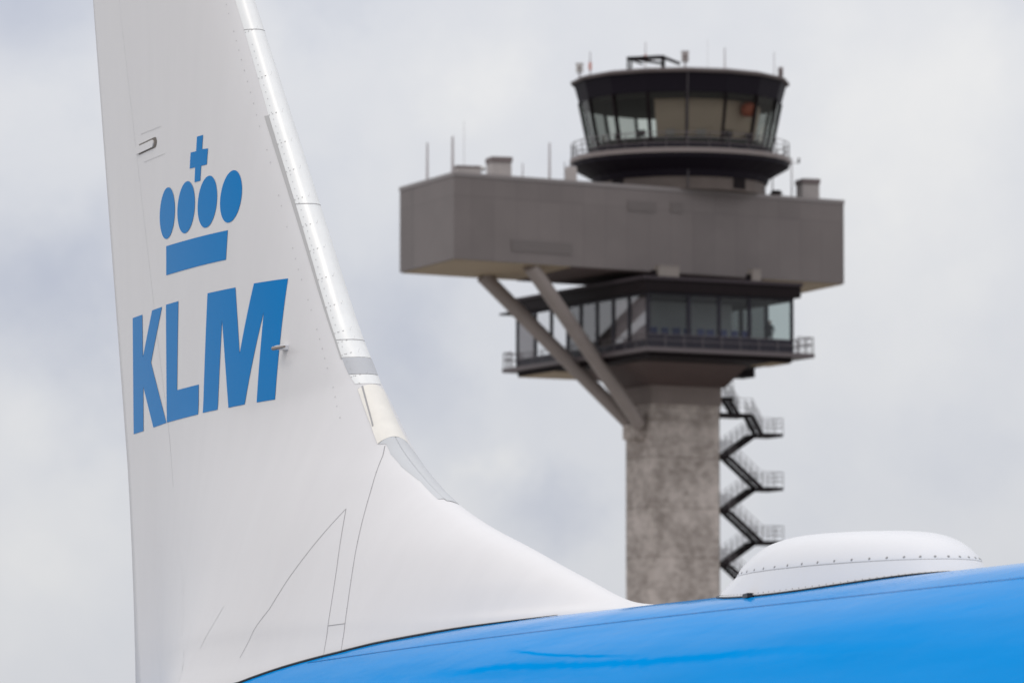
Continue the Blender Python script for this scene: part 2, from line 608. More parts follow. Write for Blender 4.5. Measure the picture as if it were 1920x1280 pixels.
# ---- fuselage
xs = np.concatenate([np.linspace(-7.4, -3, 14), np.linspace(-2.6, 26, 90), np.linspace(26.4, 31.49, 24)])
NSEG = 120
pts = []
for x in xs:
    r, c = float(fus_r(x)), float(fus_crown(x))
    pts.append([(x, r * math.sin(2 * math.pi * k / NSEG), c - r + r * math.cos(2 * math.pi * k / NSEG)) for k in range(NSEG + 1)])
fm = MB().grid(pts)
fm.f.append(tuple(range(NSEG)))
fuselage = fm.build('fuselage', M['fuselage'], airliner, smooth=True, merge=1e-5)


def fus_pt(x, y, off=0.0):
    """A point on the starboard upper skin at station x and side offset y (negative to starboard)."""
    r = float(fus_r(x))
    s = y / r
    return (x, (r + off) * s, float(fus_crown(x)) - r + (r + off) * math.sqrt(1 - s * s))


def skin_strip(path, w, off):
    m = MB()
    rows = []
    for x, y in path:
        rows.append([fus_pt(x, y - w / 2, off), fus_pt(x, y + w / 2, off)])
    return m.grid(rows)


lap = [(x, -0.735 + 0.0 * x) for x in np.linspace(-0.6, 20, 120)]
skin_strip(lap, 0.007, 0.002).build('lap_seam', material('blue_lap_seam', (0.002, 0.15, 0.43), 0.4, spec=0.005), fuselage)
blue_seam = material('blue_frame_seam', (0.003, 0.14, 0.42), 0.4, spec=0.01)
for x in (10.9, 13.4):
    ring = MB()
    for k in range(30):
        y0, y1 = -0.2 - 1.5 * k / 30, -0.2 - 1.5 * (k + 1) / 30
        ring.add([fus_pt(x - 0.003, y0, 0.002), fus_pt(x + 0.003, y0, 0.002), fus_pt(x + 0.003, y1, 0.002), fus_pt(x - 0.003, y1, 0.002)], [(0, 1, 2, 3)])
    ring.build('frame_seam', blue_seam, fuselage)

#@STREAK
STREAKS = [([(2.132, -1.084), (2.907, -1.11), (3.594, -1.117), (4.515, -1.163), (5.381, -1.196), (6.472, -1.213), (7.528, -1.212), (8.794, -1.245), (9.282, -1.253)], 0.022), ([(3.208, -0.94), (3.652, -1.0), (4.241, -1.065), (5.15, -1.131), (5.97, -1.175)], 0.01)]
#@ENDSTREAK


def reflection_streaks(m):
    """Soft ragged bands of lowered gloss along STREAKS that imitate a reflection on the skin."""
    t = m.node_tree
    b = t.nodes['Principled BSDF']
    src = b.inputs['Base Color'].links[0].from_socket
    co = nd(t, 'ShaderNodeTexCoord')
    sp = nd(t, 'ShaderNodeSeparateXYZ')
    t.links.new(co.outputs['Object'], sp.inputs[0])
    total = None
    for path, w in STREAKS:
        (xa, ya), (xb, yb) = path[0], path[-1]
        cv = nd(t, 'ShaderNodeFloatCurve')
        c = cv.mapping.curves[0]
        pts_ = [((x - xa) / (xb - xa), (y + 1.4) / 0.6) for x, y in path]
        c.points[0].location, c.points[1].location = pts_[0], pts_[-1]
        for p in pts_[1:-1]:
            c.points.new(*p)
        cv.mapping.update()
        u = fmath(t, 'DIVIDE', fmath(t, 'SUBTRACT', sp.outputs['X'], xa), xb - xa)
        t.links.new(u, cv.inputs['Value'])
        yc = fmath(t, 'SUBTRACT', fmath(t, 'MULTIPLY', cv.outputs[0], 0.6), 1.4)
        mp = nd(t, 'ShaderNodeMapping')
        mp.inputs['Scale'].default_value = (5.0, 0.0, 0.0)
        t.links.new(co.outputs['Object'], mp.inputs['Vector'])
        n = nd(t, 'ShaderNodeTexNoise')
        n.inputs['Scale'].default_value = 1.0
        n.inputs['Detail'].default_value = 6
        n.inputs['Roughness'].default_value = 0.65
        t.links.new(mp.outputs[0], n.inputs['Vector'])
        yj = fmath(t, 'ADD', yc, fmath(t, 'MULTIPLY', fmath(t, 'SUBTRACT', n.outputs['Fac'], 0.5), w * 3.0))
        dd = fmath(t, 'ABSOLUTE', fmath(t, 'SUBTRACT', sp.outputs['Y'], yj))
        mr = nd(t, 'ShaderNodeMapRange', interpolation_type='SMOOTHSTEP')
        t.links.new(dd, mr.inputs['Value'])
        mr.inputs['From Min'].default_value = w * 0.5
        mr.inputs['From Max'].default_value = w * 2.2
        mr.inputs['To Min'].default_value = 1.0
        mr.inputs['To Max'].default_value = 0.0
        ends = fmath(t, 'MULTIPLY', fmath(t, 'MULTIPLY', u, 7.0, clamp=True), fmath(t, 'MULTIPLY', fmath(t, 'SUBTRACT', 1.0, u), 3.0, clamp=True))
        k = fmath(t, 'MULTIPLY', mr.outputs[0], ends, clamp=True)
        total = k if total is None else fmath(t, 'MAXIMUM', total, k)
    # gloss cut along the bands to imitate a ragged reflection; uneven elsewhere
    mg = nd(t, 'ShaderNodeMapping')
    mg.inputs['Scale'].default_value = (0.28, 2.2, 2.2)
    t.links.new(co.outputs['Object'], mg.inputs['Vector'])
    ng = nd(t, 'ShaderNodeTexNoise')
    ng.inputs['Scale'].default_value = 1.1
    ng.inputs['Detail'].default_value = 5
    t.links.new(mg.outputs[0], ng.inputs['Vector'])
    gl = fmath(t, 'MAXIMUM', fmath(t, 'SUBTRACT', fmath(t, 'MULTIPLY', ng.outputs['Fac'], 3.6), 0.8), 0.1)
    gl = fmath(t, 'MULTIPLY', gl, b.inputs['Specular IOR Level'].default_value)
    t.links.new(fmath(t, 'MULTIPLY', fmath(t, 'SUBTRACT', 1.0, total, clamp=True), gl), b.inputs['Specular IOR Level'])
    # faint lengthwise grime
    mp = nd(t, 'ShaderNodeMapping')
    mp.inputs['Scale'].default_value = (0.25, 2.4, 2.4)
    t.links.new(co.outputs['Object'], mp.inputs['Vector'])
    n = nd(t, 'ShaderNodeTexNoise')
    n.inputs['Scale'].default_value = 2.0
    n.inputs['Detail'].default_value = 6
    t.links.new(mp.outputs[0], n.inputs['Vector'])
    g_ = fmath(t, 'ADD', fmath(t, 'MULTIPLY', n.outputs['Fac'], 0.16), 0.92)
    v_ = nd(t, 'ShaderNodeVectorMath', operation='SCALE')
    t.links.new(src, v_.inputs[0])
    t.links.new(g_, v_.inputs['Scale'])
    t.links.new(v_.outputs[0], b.inputs['Base Color'])


reflection_streaks(M['fuselage'])
rr = MB()
for x in np.arange(-0.4, 14, 0.11):
    for y in (-0.715, -0.757):
        rr.add([fus_pt(x + 0.0035 * math.cos(a), y + 0.0035 * math.sin(a), 0.0018) for a in np.arange(6) * math.pi / 3], [tuple(range(6))])
rr.build('rivet_row', material('blue_rivet', (0.002, 0.17, 0.46), 0.4, spec=0.01), fuselage)

# ---- fin
ZS = 6.50
HINGE = 0.72


def fin_row(z, s_list):
    a, b = float(ridge_x(z)), float(tail_x(z))
    return [a - (a - b) * s for s in s_list]


n1_, n2_ = 26, 26
s_front = list(HINGE * (np.linspace(0, 1, 46) ** 2.0))
s_rear = list(np.linspace(HINGE + 0.0007, 1, 16))
z_rows = np.concatenate([np.linspace(ZS, 8, 40), np.linspace(8.1, 12.5, 46)])


def side_pt(x, z, sgn, off=0.0):
    return (float(x), sgn * (float(fin_y(x, z)) + off), float(z))


fin = MB()
for sgn in (-1, 1):
    fin.grid([[side_pt(x, z, sgn) for x in fin_row(z, s_front)] for z in z_rows])
# fin tip cap
top = fin_row(12.5, s_front)
fin.grid([[(x, -float(fin_y(x, 12.5)), 12.5) for x in top], [(x, 0, 12.53) for x in top], [(x, float(fin_y(x, 12.5)), 12.5) for x in top]])
# root: columns from the fuselage up to the ridge or to ZS
xj = fin_row(ZS, s_front)
x_lo = np.linspace(float(ridge_x(ZS)), 3.45, 110)[1:]
x_cols = list(reversed(xj)) + list(x_lo)
t_cols = 1 - (1 - np.linspace(0, 1, 56)) ** 1.7
for sgn in (-1, 1):
    colz = []
    for x in x_cols:
        zt = min(ZS, float(ridge_z(x)))
        zb = float(base_z(x)) - 0.012
        zt = max(zt, zb + 0.01)
        row = []
        for t in t_cols:
            z = zb + (zt - zb) * t
            y = float(fin_y(x, z))
            if x > float(ridge_x(ZS)) and t > 0.9999:
                y = 0.0
            row.append((float(x), sgn * max(y, 0.0), z))
        colz.append(row)
    fin.grid(colz)
tail_fin = fin.build('tail_fin', M['fin_white'], airliner, smooth=True, merge=2e-4)

rud = MB()
zr_rows = np.concatenate([np.linspace(5.0, 6.5, 18), np.linspace(6.6, 12.45, 60)])
for sgn in (-1, 1):
    rud.grid([[side_pt(x, z, sgn) for x in fin_row(z, s_rear)] for z in zr_rows])
rud.grid([[(fin_row(z, s_rear)[-1], sg * float(fin_y(fin_row(z, s_rear)[-1], z)), float(z)) for sg in (-1, 1)] for z in zr_rows])
rudder = rud.build('rudder', M['fin_white'], tail_fin, smooth=True, merge=2e-4)
gap = MB()
for sgn in (-1, 1):
    gap.grid([[(x, sgn * max(float(fin_y(x, z)) - 0.02, 0.0), float(z)) for x in fin_row(z, [HINGE - 0.004, HINGE + 0.006])] for z in zr_rows])
gap.build('rudder_gap', M['seam_soft'], tail_fin)


# paint, seams and rivets that lie on the fin
def decal(polys, off, cell=0.06):
    """Flat artwork (x, z outlines) cut into small cells and laid on the starboard skin."""
    from mathutils.geometry import tessellate_polygon
    m = MB()
    m.keep = True

    def clip(poly, ax, val, sgn):
        out = []
        for i in range(len(poly)):
            a, b = poly[i - 1], poly[i]
            da, db = sgn * (a[ax] - val), sgn * (b[ax] - val)
            if (da >= 0) != (db >= 0):
                t = da / (da - db)
                out.append((a[0] + (b[0] - a[0]) * t, a[1] + (b[1] - a[1]) * t))
            if db >= 0:
                out.append(b)
        return out
    for poly in polys:
        for tri in tessellate_polygon([[Vector((x, z, 0)) for x, z in poly]]):
            t3 = [tuple(poly[k]) for k in tri]
            ar = (t3[1][0] - t3[0][0]) * (t3[2][1] - t3[0][1]) - (t3[2][0] - t3[0][0]) * (t3[1][1] - t3[0][1])
            if ar < 0:
                t3.reverse()
            for i in range(math.floor(min(p[0] for p in t3) / cell), math.floor(max(p[0] for p in t3) / cell) + 1):
                col_ = clip(clip(t3, 0, i * cell, 1), 0, (i + 1) * cell, -1)
                if len(col_) < 3:
                    continue
                for j in range(math.floor(min(p[1] for p in col_) / cell), math.floor(max(p[1] for p in col_) / cell) + 1):
                    q = clip(clip(col_, 1, j * cell, 1), 1, (j + 1) * cell, -1)
                    if len(q) < 3:
                        continue
                    m.add([(x, -float(fin_y(x, z)) - off, z) for x, z in q], [tuple(range(len(q)))])
    return m


#@DATA
EMBLEM = [[(-4.295, 8.807), (-4.171, 8.805), (-4.178, 8.71), (-4.058, 8.701), (-4.07, 8.595), (-4.187, 8.599), (-4.197, 8.5), (-4.324, 8.503), (-4.317, 8.603), (-4.439, 8.607), (-4.426, 8.714), (-4.304, 8.71)],
    [(-5.027, 8.143), (-4.246, 8.125), (-3.594, 8.109), (-3.606, 7.915), (-4.262, 7.93), (-5.033, 7.945)],
    [(-4.794, 8.37), (-4.797, 8.343), (-4.804, 8.316), (-4.816, 8.291), (-4.832, 8.267), (-4.852, 8.246), (-4.877, 8.227), (-4.904, 8.212), (-4.933, 8.201), (-4.965, 8.194), (-4.997, 8.191), (-5.029, 8.192), (-5.061, 8.198), (-5.091, 8.207), (-5.119, 8.221), (-5.143, 8.238), (-5.164, 8.258), (-5.181, 8.281), (-5.193, 8.306), (-5.2, 8.333), (-5.202, 8.36), (-5.198, 8.387), (-5.19, 8.414), (-5.176, 8.44), (-5.159, 8.463), (-5.137, 8.485), (-5.112, 8.503), (-5.084, 8.518), (-5.055, 8.529), (-5.024, 8.536), (-4.992, 8.539), (-4.961, 8.537), (-4.93, 8.532), (-4.902, 8.522), (-4.875, 8.508), (-4.852, 8.491), (-4.832, 8.471), (-4.816, 8.448), (-4.804, 8.424), (-4.797, 8.397)],
    [(-4.307, 8.369), (-4.308, 8.341), (-4.314, 8.314), (-4.325, 8.289), (-4.341, 8.264), (-4.361, 8.242), (-4.385, 8.223), (-4.412, 8.207), (-4.443, 8.195), (-4.475, 8.186), (-4.508, 8.182), (-4.542, 8.182), (-4.576, 8.186), (-4.608, 8.195), (-4.637, 8.207), (-4.664, 8.223), (-4.687, 8.242), (-4.705, 8.265), (-4.719, 8.289), (-4.727, 8.315), (-4.73, 8.342), (-4.728, 8.369), (-4.72, 8.396), (-4.707, 8.422), (-4.689, 8.446), (-4.667, 8.468), (-4.642, 8.487), (-4.614, 8.503), (-4.584, 8.516), (-4.552, 8.524), (-4.519, 8.528), (-4.487, 8.528), (-4.455, 8.524), (-4.426, 8.515), (-4.398, 8.503), (-4.373, 8.487), (-4.351, 8.468), (-4.334, 8.446), (-4.32, 8.421), (-4.311, 8.395)],
    [(-3.834, 8.362), (-3.833, 8.335), (-3.836, 8.308), (-3.845, 8.282), (-3.858, 8.257), (-3.876, 8.235), (-3.898, 8.215), (-3.924, 8.198), (-3.952, 8.185), (-3.983, 8.176), (-4.016, 8.171), (-4.049, 8.17), (-4.082, 8.173), (-4.114, 8.181), (-4.143, 8.192), (-4.171, 8.208), (-4.194, 8.226), (-4.214, 8.248), (-4.228, 8.271), (-4.238, 8.297), (-4.242, 8.323), (-4.241, 8.35), (-4.235, 8.377), (-4.224, 8.403), (-4.208, 8.428), (-4.188, 8.45), (-4.164, 8.47), (-4.138, 8.486), (-4.109, 8.499), (-4.079, 8.508), (-4.048, 8.513), (-4.017, 8.514), (-3.986, 8.511), (-3.957, 8.504), (-3.93, 8.492), (-3.905, 8.477), (-3.883, 8.459), (-3.864, 8.437), (-3.85, 8.414), (-3.839, 8.388)],
    [(-3.389, 8.361), (-3.385, 8.334), (-3.386, 8.307), (-3.391, 8.28), (-3.401, 8.255), (-3.415, 8.231), (-3.434, 8.21), (-3.456, 8.192), (-3.482, 8.178), (-3.51, 8.167), (-3.541, 8.16), (-3.572, 8.158), (-3.604, 8.159), (-3.635, 8.165), (-3.665, 8.175), (-3.692, 8.189), (-3.716, 8.206), (-3.736, 8.227), (-3.752, 8.25), (-3.763, 8.275), (-3.769, 8.301), (-3.77, 8.328), (-3.766, 8.355), (-3.757, 8.381), (-3.744, 8.406), (-3.727, 8.429), (-3.706, 8.45), (-3.682, 8.468), (-3.657, 8.483), (-3.629, 8.493), (-3.601, 8.5), (-3.572, 8.503), (-3.544, 8.501), (-3.516, 8.496), (-3.49, 8.486), (-3.466, 8.472), (-3.444, 8.455), (-3.425, 8.435), (-3.409, 8.412), (-3.397, 8.387)]]
LETTERS = [[(-6.068, 7.746), (-5.756, 7.742), (-5.762, 7.446), (-5.453, 7.744), (-5.161, 7.742), (-5.512, 7.391), (-5.078, 6.946), (-5.474, 6.943), (-5.766, 7.246), (-5.79, 6.942), (-6.117, 6.943)],
    [(-5.048, 7.746), (-4.709, 7.74), (-4.763, 7.144), (-4.187, 7.137), (-4.197, 6.939), (-5.065, 6.947)],
    [(-3.986, 7.727), (-3.396, 7.713), (-3.263, 7.268), (-3.059, 7.709), (-2.55, 7.697), (-2.55, 6.916), (-2.886, 6.921), (-2.857, 7.504), (-3.127, 6.926), (-3.475, 6.93), (-3.65, 7.521), (-3.721, 6.935), (-4.078, 6.94)]]
LEW_Z = [6.54, 6.66, 6.94, 7.0, 7.1, 7.24, 8.13, 8.82, 9.43, 9.7, 12.5]
LEW_W = [0.11, 0.06, 0.06, 0.078, 0.085, 0.078, 0.071, 0.071, 0.06, 0.06, 0.06]
BOOT_X = [-1.035, -0.932, -0.755, -0.544, -0.401, -0.192]
BOOT_Z = [6.534, 6.464, 6.374, 6.282, 6.232, 6.187]
PROBE = (-2.46, 7.241)
SLOT = [(-5.775, 8.887), (-5.331, 8.886)]
#@ENDDATA
decal(EMBLEM, 0.0025).build('crown_emblem', M['logo_blue'], tail_fin, smooth=True, merge=1e-5)
for name, poly in zip('KLM', LETTERS):
    o = decal([poly], 0.0025).build('letter', M['logo_blue'], tail_fin, smooth=True, merge=1e-5)
    o['label'] = f'blue letter {name} painted on the white fin'


def line_on_fin(paths, w, off=0.002):
    m = MB()
    for path in paths:
        p = []
        for (x0, z0), (x1, z1) in zip(path[:-1], path[1:]):
            n = max(2, int(math.hypot(x1 - x0, z1 - z0) / 0.06))
            p += [(x0 + (x1 - x0) * k / n, z0 + (z1 - z0) * k / n) for k in range(n)]
        p.append(path[-1])
        rows = []
        for i, (x, z) in enumerate(p):
            a, b = p[max(i - 1, 0)], p[min(i + 1, len(p) - 1)]
            dx, dz = b[0] - a[0], b[1] - a[1]
            l = math.hypot(dx, dz) or 1
            ox, oz = -dz / l * w / 2, dx / l * w / 2
            rows.append([side_pt(x - ox, z - oz, -1, off), side_pt(x + ox, z + oz, -1, off)])
        m.grid(rows)
    return m


def dots_on_fin(paths, step, r, off=0.0035, keep=1.0):
    m = MB()
    for path in paths:
        for (x0, z0), (x1, z1) in zip(path[:-1], path[1:]):
            n = max(1, int(math.hypot(x1 - x0, z1 - z0) / step))
            for k in range(n):
                if random.random() > keep:
                    continue
                x, z = x0 + (x1 - x0) * k / n, z0 + (z1 - z0) * k / n
                m.add([side_pt(x + r * math.cos(a), z + r * math.sin(a), -1, off) for a in np.arange(6) * math.pi / 3], [tuple(range(6))])
    return m


#@LINES
LINES = {'a': [(-0.995, 6.125), (-1.211, 5.866), (-1.347, 5.703), (-1.47, 5.522), (-1.624, 5.384), (-1.747, 5.229)],
         'b': [(-0.995, 6.125), (-0.782, 5.753), (-0.59, 5.384), (-0.493, 5.182)],
         'c': [(-1.03, 6.523), (-0.975, 6.456), (-0.855, 6.248), (-0.617, 5.821), (-0.482, 5.582), (-0.365, 5.389), (-0.268, 5.207)],
         'd': [(-0.59, 5.384), (-0.365, 5.389)],
         'e': [(-4.087, 6.669), (-4.491, 6.536)],
         'f': [(-2.423, 5.583), (-2.755, 5.324)],
         'g': [(-4.001, 9.664), (-3.836, 9.463), (-3.668, 9.253), (-3.402, 8.931), (-3.27, 8.764), (-3.12, 8.593), (-2.973, 8.412), (-2.863, 8.268), (-2.446, 7.747), (-2.2, 7.464), (-1.796, 7.0), (-1.592, 6.806), (-1.428, 6.65)],
         'h': [(-1.496, 6.912), (-1.552, 6.766)],
         'i': [(-1.484, 6.929), (-1.352, 6.795), (-1.214, 6.658)],
         'slotlines': [(-5.729, 8.988), (-5.175, 8.978), (-5.644, 8.785), (-5.063, 8.779)]}
#@ENDLINES
hard = [LINES[k] for k in 'abcd' if LINES[k]]
line_on_fin(hard, 0.0042).build('panel_seam', M['seam'], tail_fin)
soft = [LINES[k] for k in 'f' if LINES[k]] + [LINES['slotlines'][i:i + 2] for i in (0, 2) if LINES['slotlines']]
if soft:
    line_on_fin(soft, 0.005).build('faint_seam', M['seam_soft'], tail_fin)
dots_on_fin([LINES['g'], LINES['h'], LINES['c']], 0.085, 0.0042, keep=0.6).build('rivet_line', M['rivet'], tail_fin)

# leading edge skins: shells 3 mm proud of the fin, wrapped round its nose
LE_W = lambda z: float(np.interp(z, LEW_Z, LEW_W))


def le_shell(z0, z1, off, slant=0.0, width=LE_W, follow=False):
    rows = []
    for z in np.linspace(z0, z1, max(3, int((z1 - z0) / 0.05))):
        w = width(z)
        row = []
        for k in np.linspace(-1, 1, 33):
            d = w * k * k
            x = float(ridge_x(z)) - d
            zz = z - slant * d
            if follow:
                x = float(ridge_x(zz)) - d
            y = float(fin_y(x, zz)) if abs(k) > 1e-6 else 0.0
            n = max(0.0, 1 - d / 0.05)
            row.append((x + off * n, math.copysign(y + off * (1 - n), k) if abs(k) > 1e-6 else 0.0, zz))
        rows.append(row)
    return MB().grid(rows)


le_shell(7.128, 12.45, 0.003).build('leading_edge_skin', M['le_metal'], tail_fin, smooth=True)
le_shell(7.012, 7.124, 0.004).build('grey_leading_edge_band', M['band_grey'], tail_fin, smooth=True)
le_shell(6.945, 7.008, 0.003).build('leading_edge_collar', M['le_metal'], tail_fin, smooth=True)
le_shell(6.585, 6.941, 0.007, slant=0.60, follow=True, width=lambda z: float(np.interp(z, [6.58, 6.70, 6.94], [0.082, 0.065, 0.055]))).build('cream_leading_edge_fairing', M['cream'], tail_fin, smooth=True)


def strip_between(fa, fb, z0, z1, off):
    rows = [[side_pt(fa(z), z, -1, off), side_pt(fb(z), z, -1, off)] for z in np.linspace(z0, z1, 60)]
    return MB().grid(rows)


strip_between(lambda z: ridge_x(z) - LE_W(z) + 0.002, lambda z: ridge_x(z) - LE_W(z) - float(np.interp(z, [7.12, 8.83], [0.010, 0.036])),
              7.12, 8.83, 0.005).build('sealant_strip', M['strip_grey'], tail_fin)
# seams and rivet rows across the leading edge
rv = MB()
for z in (9.46, 8.19, 7.245):
    le_shell(z, z + 0.005, 0.0045).build('leading_edge_seam', M['seam'], tail_fin)
for z in (9.44, 9.1, 8.83, 8.62, 8.42, 8.22, 8.03, 7.86, 7.66, 7.47, 7.29, 7.225, 7.14, 6.99):
    for k in np.linspace(0.2, 0.95, 6):
        x = float(ridge_x(z)) - LE_W(z) * k * k
        rv.add([side_pt(x + 0.0035 * math.cos(a), z + 0.05 * (1 - k) + 0.0035 * math.sin(a), -1, 0.0065) for a in np.arange(6) * math.pi / 3], [tuple(range(6))])
for z in np.arange(6.70, 9.4, 0.05):
    x = float(ridge_x(z)) - LE_W(z) + 0.03
    rv.add([side_pt(x + 0.0028 * math.cos(a), z + 0.0028 * math.sin(a), -1, 0.0065) for a in np.arange(6) * math.pi / 3], [tuple(range(6))])
line_on_fin([LINES['i']], 0.006, 0.011).build('fairing_seam', M['seam'], tail_fin)
rv.build('leading_edge_rivet', M['rivet'], tail_fin)

# grey boot between the leading edge and the dorsal ridge
BX = np.linspace(BOOT_X[0], BOOT_X[-1] - 0.01, 90)
blow = np.interp(BX, BOOT_X, BOOT_Z)
boot = MB()
for sgn in (-1, 1):
    rows = []
    for x in np.linspace(BOOT_X[0] - 0.045, BOOT_X[-1] + (0.03 if sgn > 0 else -0.01), 90):
        rz = float(ridge_z(x))
        zl = float(np.interp(x, BOOT_X, BOOT_Z))
        if sgn > 0:
            zl = min(zl, rz - 0.02) - 0.11 * min(1.0, max(0.01, (BOOT_X[-1] + 0.03 - x) / 0.75))
        else:
            zl = min(zl, rz - 0.004)
        zt = max(min(rz, BOOT_Z[0] + 0.065 + (x - BOOT_X[0]) * 0.32), zl + 0.003)
        row = []
        for t in 1 - (1 - np.linspace(0, 1, 26)) ** 2.2:
            z = zl + (zt - zl) * t
            at_ridge = t > 0.999 and zt >= rz - 1e-6
            row.append((float(x), sgn * (0.0 if at_ridge else float(fin_y(x, z)) + 0.003), float(z) + 0.003 * float(t)))
        rows.append(row)
    boot.grid(rows)
boot.build('grey_fairing_boot', M['boot_grey'], tail_fin, smooth=True, merge=1e-5)

# black seal along the foot of the fairing
seal = MB()
path = [(float(x), -float(base_y(x)) - 0.004) for x in np.linspace(-2.4, 2.3, 80)]
for (x0, y0), (x1, y1) in zip(path[:-1], path[1:]):
    w0, w1 = [0.0075 * min(1, (2.35 - x) / 1.5) + 0.001 for x in (x0, x1)]
    p0, p1 = fus_pt(x0, y0, 0.004), fus_pt(x1, y1, 0.004)
    seal.tube(p0, p1, w0, w1, 6, caps=False)
seal.build('black_root_seal', M['black'], tail_fin, merge=1e-4)

# hinge fairing slot near the trailing edge
sl = MB()


def capsule(cx0, cz0, cx1, cz1, hw, off0, off1, n=12):
    pts_ = [(cx0, cz0 + hw)] + [(cx1 + hw * 1.5 * math.sin(a), cz1 + hw * math.cos(a)) for a in np.linspace(0, math.pi, n)] + [(cx0, cz0 - hw)]
    m = MB()
    a = [side_pt(x, z, -1, off0) for x, z in pts_]
    b = [side_pt(x, z, -1, off1) for x, z in pts_]
    k = len(pts_)
    m.add(a + b, [tuple(range(k)), tuple(range(2 * k - 1, k - 1, -1))] + [(i, (i + 1) % k, k + (i + 1) % k, k + i) for i in range(k)])
    return m


slot_dark = capsule(*SLOT[0], *SLOT[1], 0.036, 0.0, 0.003).build('hinge_slot', material('slot_shadow_gap', (0.16, 0.14, 0.12), 0.8), tail_fin)
capsule(SLOT[0][0] - 0.06, SLOT[0][1] - 0.003, SLOT[1][0] - 0.05, SLOT[1][1] - 0.003, 0.025, 0.0, 0.012).build('hinge_fairing', M['fin_white'], tail_fin)

# feel probe ahead of the letters
pb = MB()
px, pz = PROBE
y0 = -float(fin_y(px, pz))
pb.hexa([(px - .035, y0 + .01, pz - .018), (px + .05, y0 + .01, pz - .018), (px + .035, y0 - .07, pz - .012), (px - .02, y0 - .07, pz - .012)],
        [(px - .035, y0 + .01, pz + .018), (px + .05, y0 + .01, pz + .018), (px + .035, y0 - .07, pz + .012), (px - .02, y0 - .07, pz + .012)])
probe = pb.build('feel_probe', M['radome'], tail_fin, bevel=0.004)
MB().tube((px - .05, y0 - .065, pz - .002), (px + .15, y0 - .06, pz - .006), 0.014, 0.008, 10).build('probe_tube', material('probe_metal', (0.30, 0.25, 0.22), 0.35, metal=0.6), tail_fin, smooth=False)

# ---- satellite antenna radome on the crown
RX, RA, RBW = 5.72, 1.33, 0.49
H_SEAM = 0.072


def radome_pt(th, t):
    """t = 0 foot on the skin, 1 the seam, 2 the apex."""
    cx, sy = math.cos(th), math.sin(th)
    if t <= 1:
        k = 1 - (0.105 - 0.05 * cx) * t ** 1.1
        fx, fy = RX + RA * cx, RBW * sy
        foot = fus_pt(fx, fy, 0.0)[2] - 0.004
        return Vector((RX + RA * k * cx, RBW * k * sy, foot + (ZR + H_SEAM - foot) * t))
    u = t - 1
    rho = math.cos(u * math.pi / 2)
    p = 4.3 + 1.0 * cx
    k = (0.895 + 0.05 * cx) * rho
    return Vector((RX + RA * k * cx, RBW * k * sy, ZR + H_SEAM + 0.194 * (1 - 0.15 * cx * rho) * (1 - rho ** p) ** 0.85))


def radome_mesh(t0, t1, n):
    return MB().grid([[radome_pt(2 * math.pi * k / 144, t0 + (t1 - t0) * i / n) for k in range(145)] for i in range(n + 1)])


radome = radome_mesh(1.012, 2, 40).build('antenna_radome', M['radome'], airliner, smooth=True, merge=1e-5)
radome_mesh(0, 0.985, 8).build('radome_skirt', M['radome'], radome, smooth=True, merge=1e-5)
radome_mesh(0.97, 1.03, 2).build('radome_seam', M['seam'], radome, smooth=True, merge=1e-5).scale = (1, 1, 1)
sc, sc2 = MB(), MB()
for n_, t_, r_, m_ in ((46, 1.09, 0.0068, sc), (120, 0.16, 0.0035, sc2)):
    for k in range(n_):
        th = 2 * math.pi * (k + 0.5) / n_
        p = radome_pt(th, t_)
        nrm = (radome_pt(th + 0.02, t_) - p).cross(radome_pt(th, t_ + 0.03) - p).normalized()
        m_.tube(p - nrm * 0.012, p + nrm * 0.002, r_, n=8)
sc.build('radome_screw', M['screw'], radome)
sc2.build('skirt_screw', M['rivet'], radome)
sl = MB()
ring_pts = []
for k in range(121):
    th = 2 * math.pi * k / 120
    x, y = RX + (RA + 0.004) * math.cos(th), (RBW + 0.004) * math.sin(th)
    ring_pts.append(fus_pt(x, y, 0.003))
for a, b in zip(ring_pts[:-1], ring_pts[1:]):
    sl.tube(a, b, 0.006, n=6, caps=False)
sl.build('radome_seal', M['black'], radome)
th = math.radians(261)
dx_, dy_ = RX + RA * math.cos(th) * 1.0, RBW * math.sin(th) * 1.0
dz_ = fus_pt(dx_, dy_ - 0.015)[2]
MB().box((dx_, dy_ - 0.012, dz_ + 0.010), (0.15, 0.03, 0.022), math.radians(-14)).build('drain_block', M['black'], radome)

# ---- the rest of the aircraft, below the picture
def slab_wing(name, root, tip, cr, ct, tr, tt, mat):
    m = MB()
    for sgn in (-1, 1):
        rr, tp = [], []
        for s in np.concatenate([np.linspace(0, 1, 14), np.linspace(1, 0, 14)[1:-1]]):
            pass
        loop_r, loop_t = [], []
        ss = np.linspace(0, 1, 14) ** 1.6
        for s in ss:
            loop_r.append((root[0] - cr * s, sgn * root[1], root[2] + 0.5 * tr * cr * airfoil(s)))
            loop_t.append((tip[0] - ct * s, sgn * tip[1], tip[2] + 0.5 * tt * ct * airfoil(s)))
        for s in ss[::-1][1:-1]:
            loop_r.append((root[0] - cr * s, sgn * root[1], root[2] - 0.5 * tr * cr * airfoil(s)))
            loop_t.append((tip[0] - ct * s, sgn * tip[1], tip[2] - 0.5 * tt * ct * airfoil(s)))
        n = len(loop_r)
        m.add(loop_r + loop_t, [(i, (i + 1) % n, n + (i + 1) % n, n + i) for i in range(n)] + [tuple(range(n, 2 * n))])
    return m.build(name, mat, airliner, smooth=True)


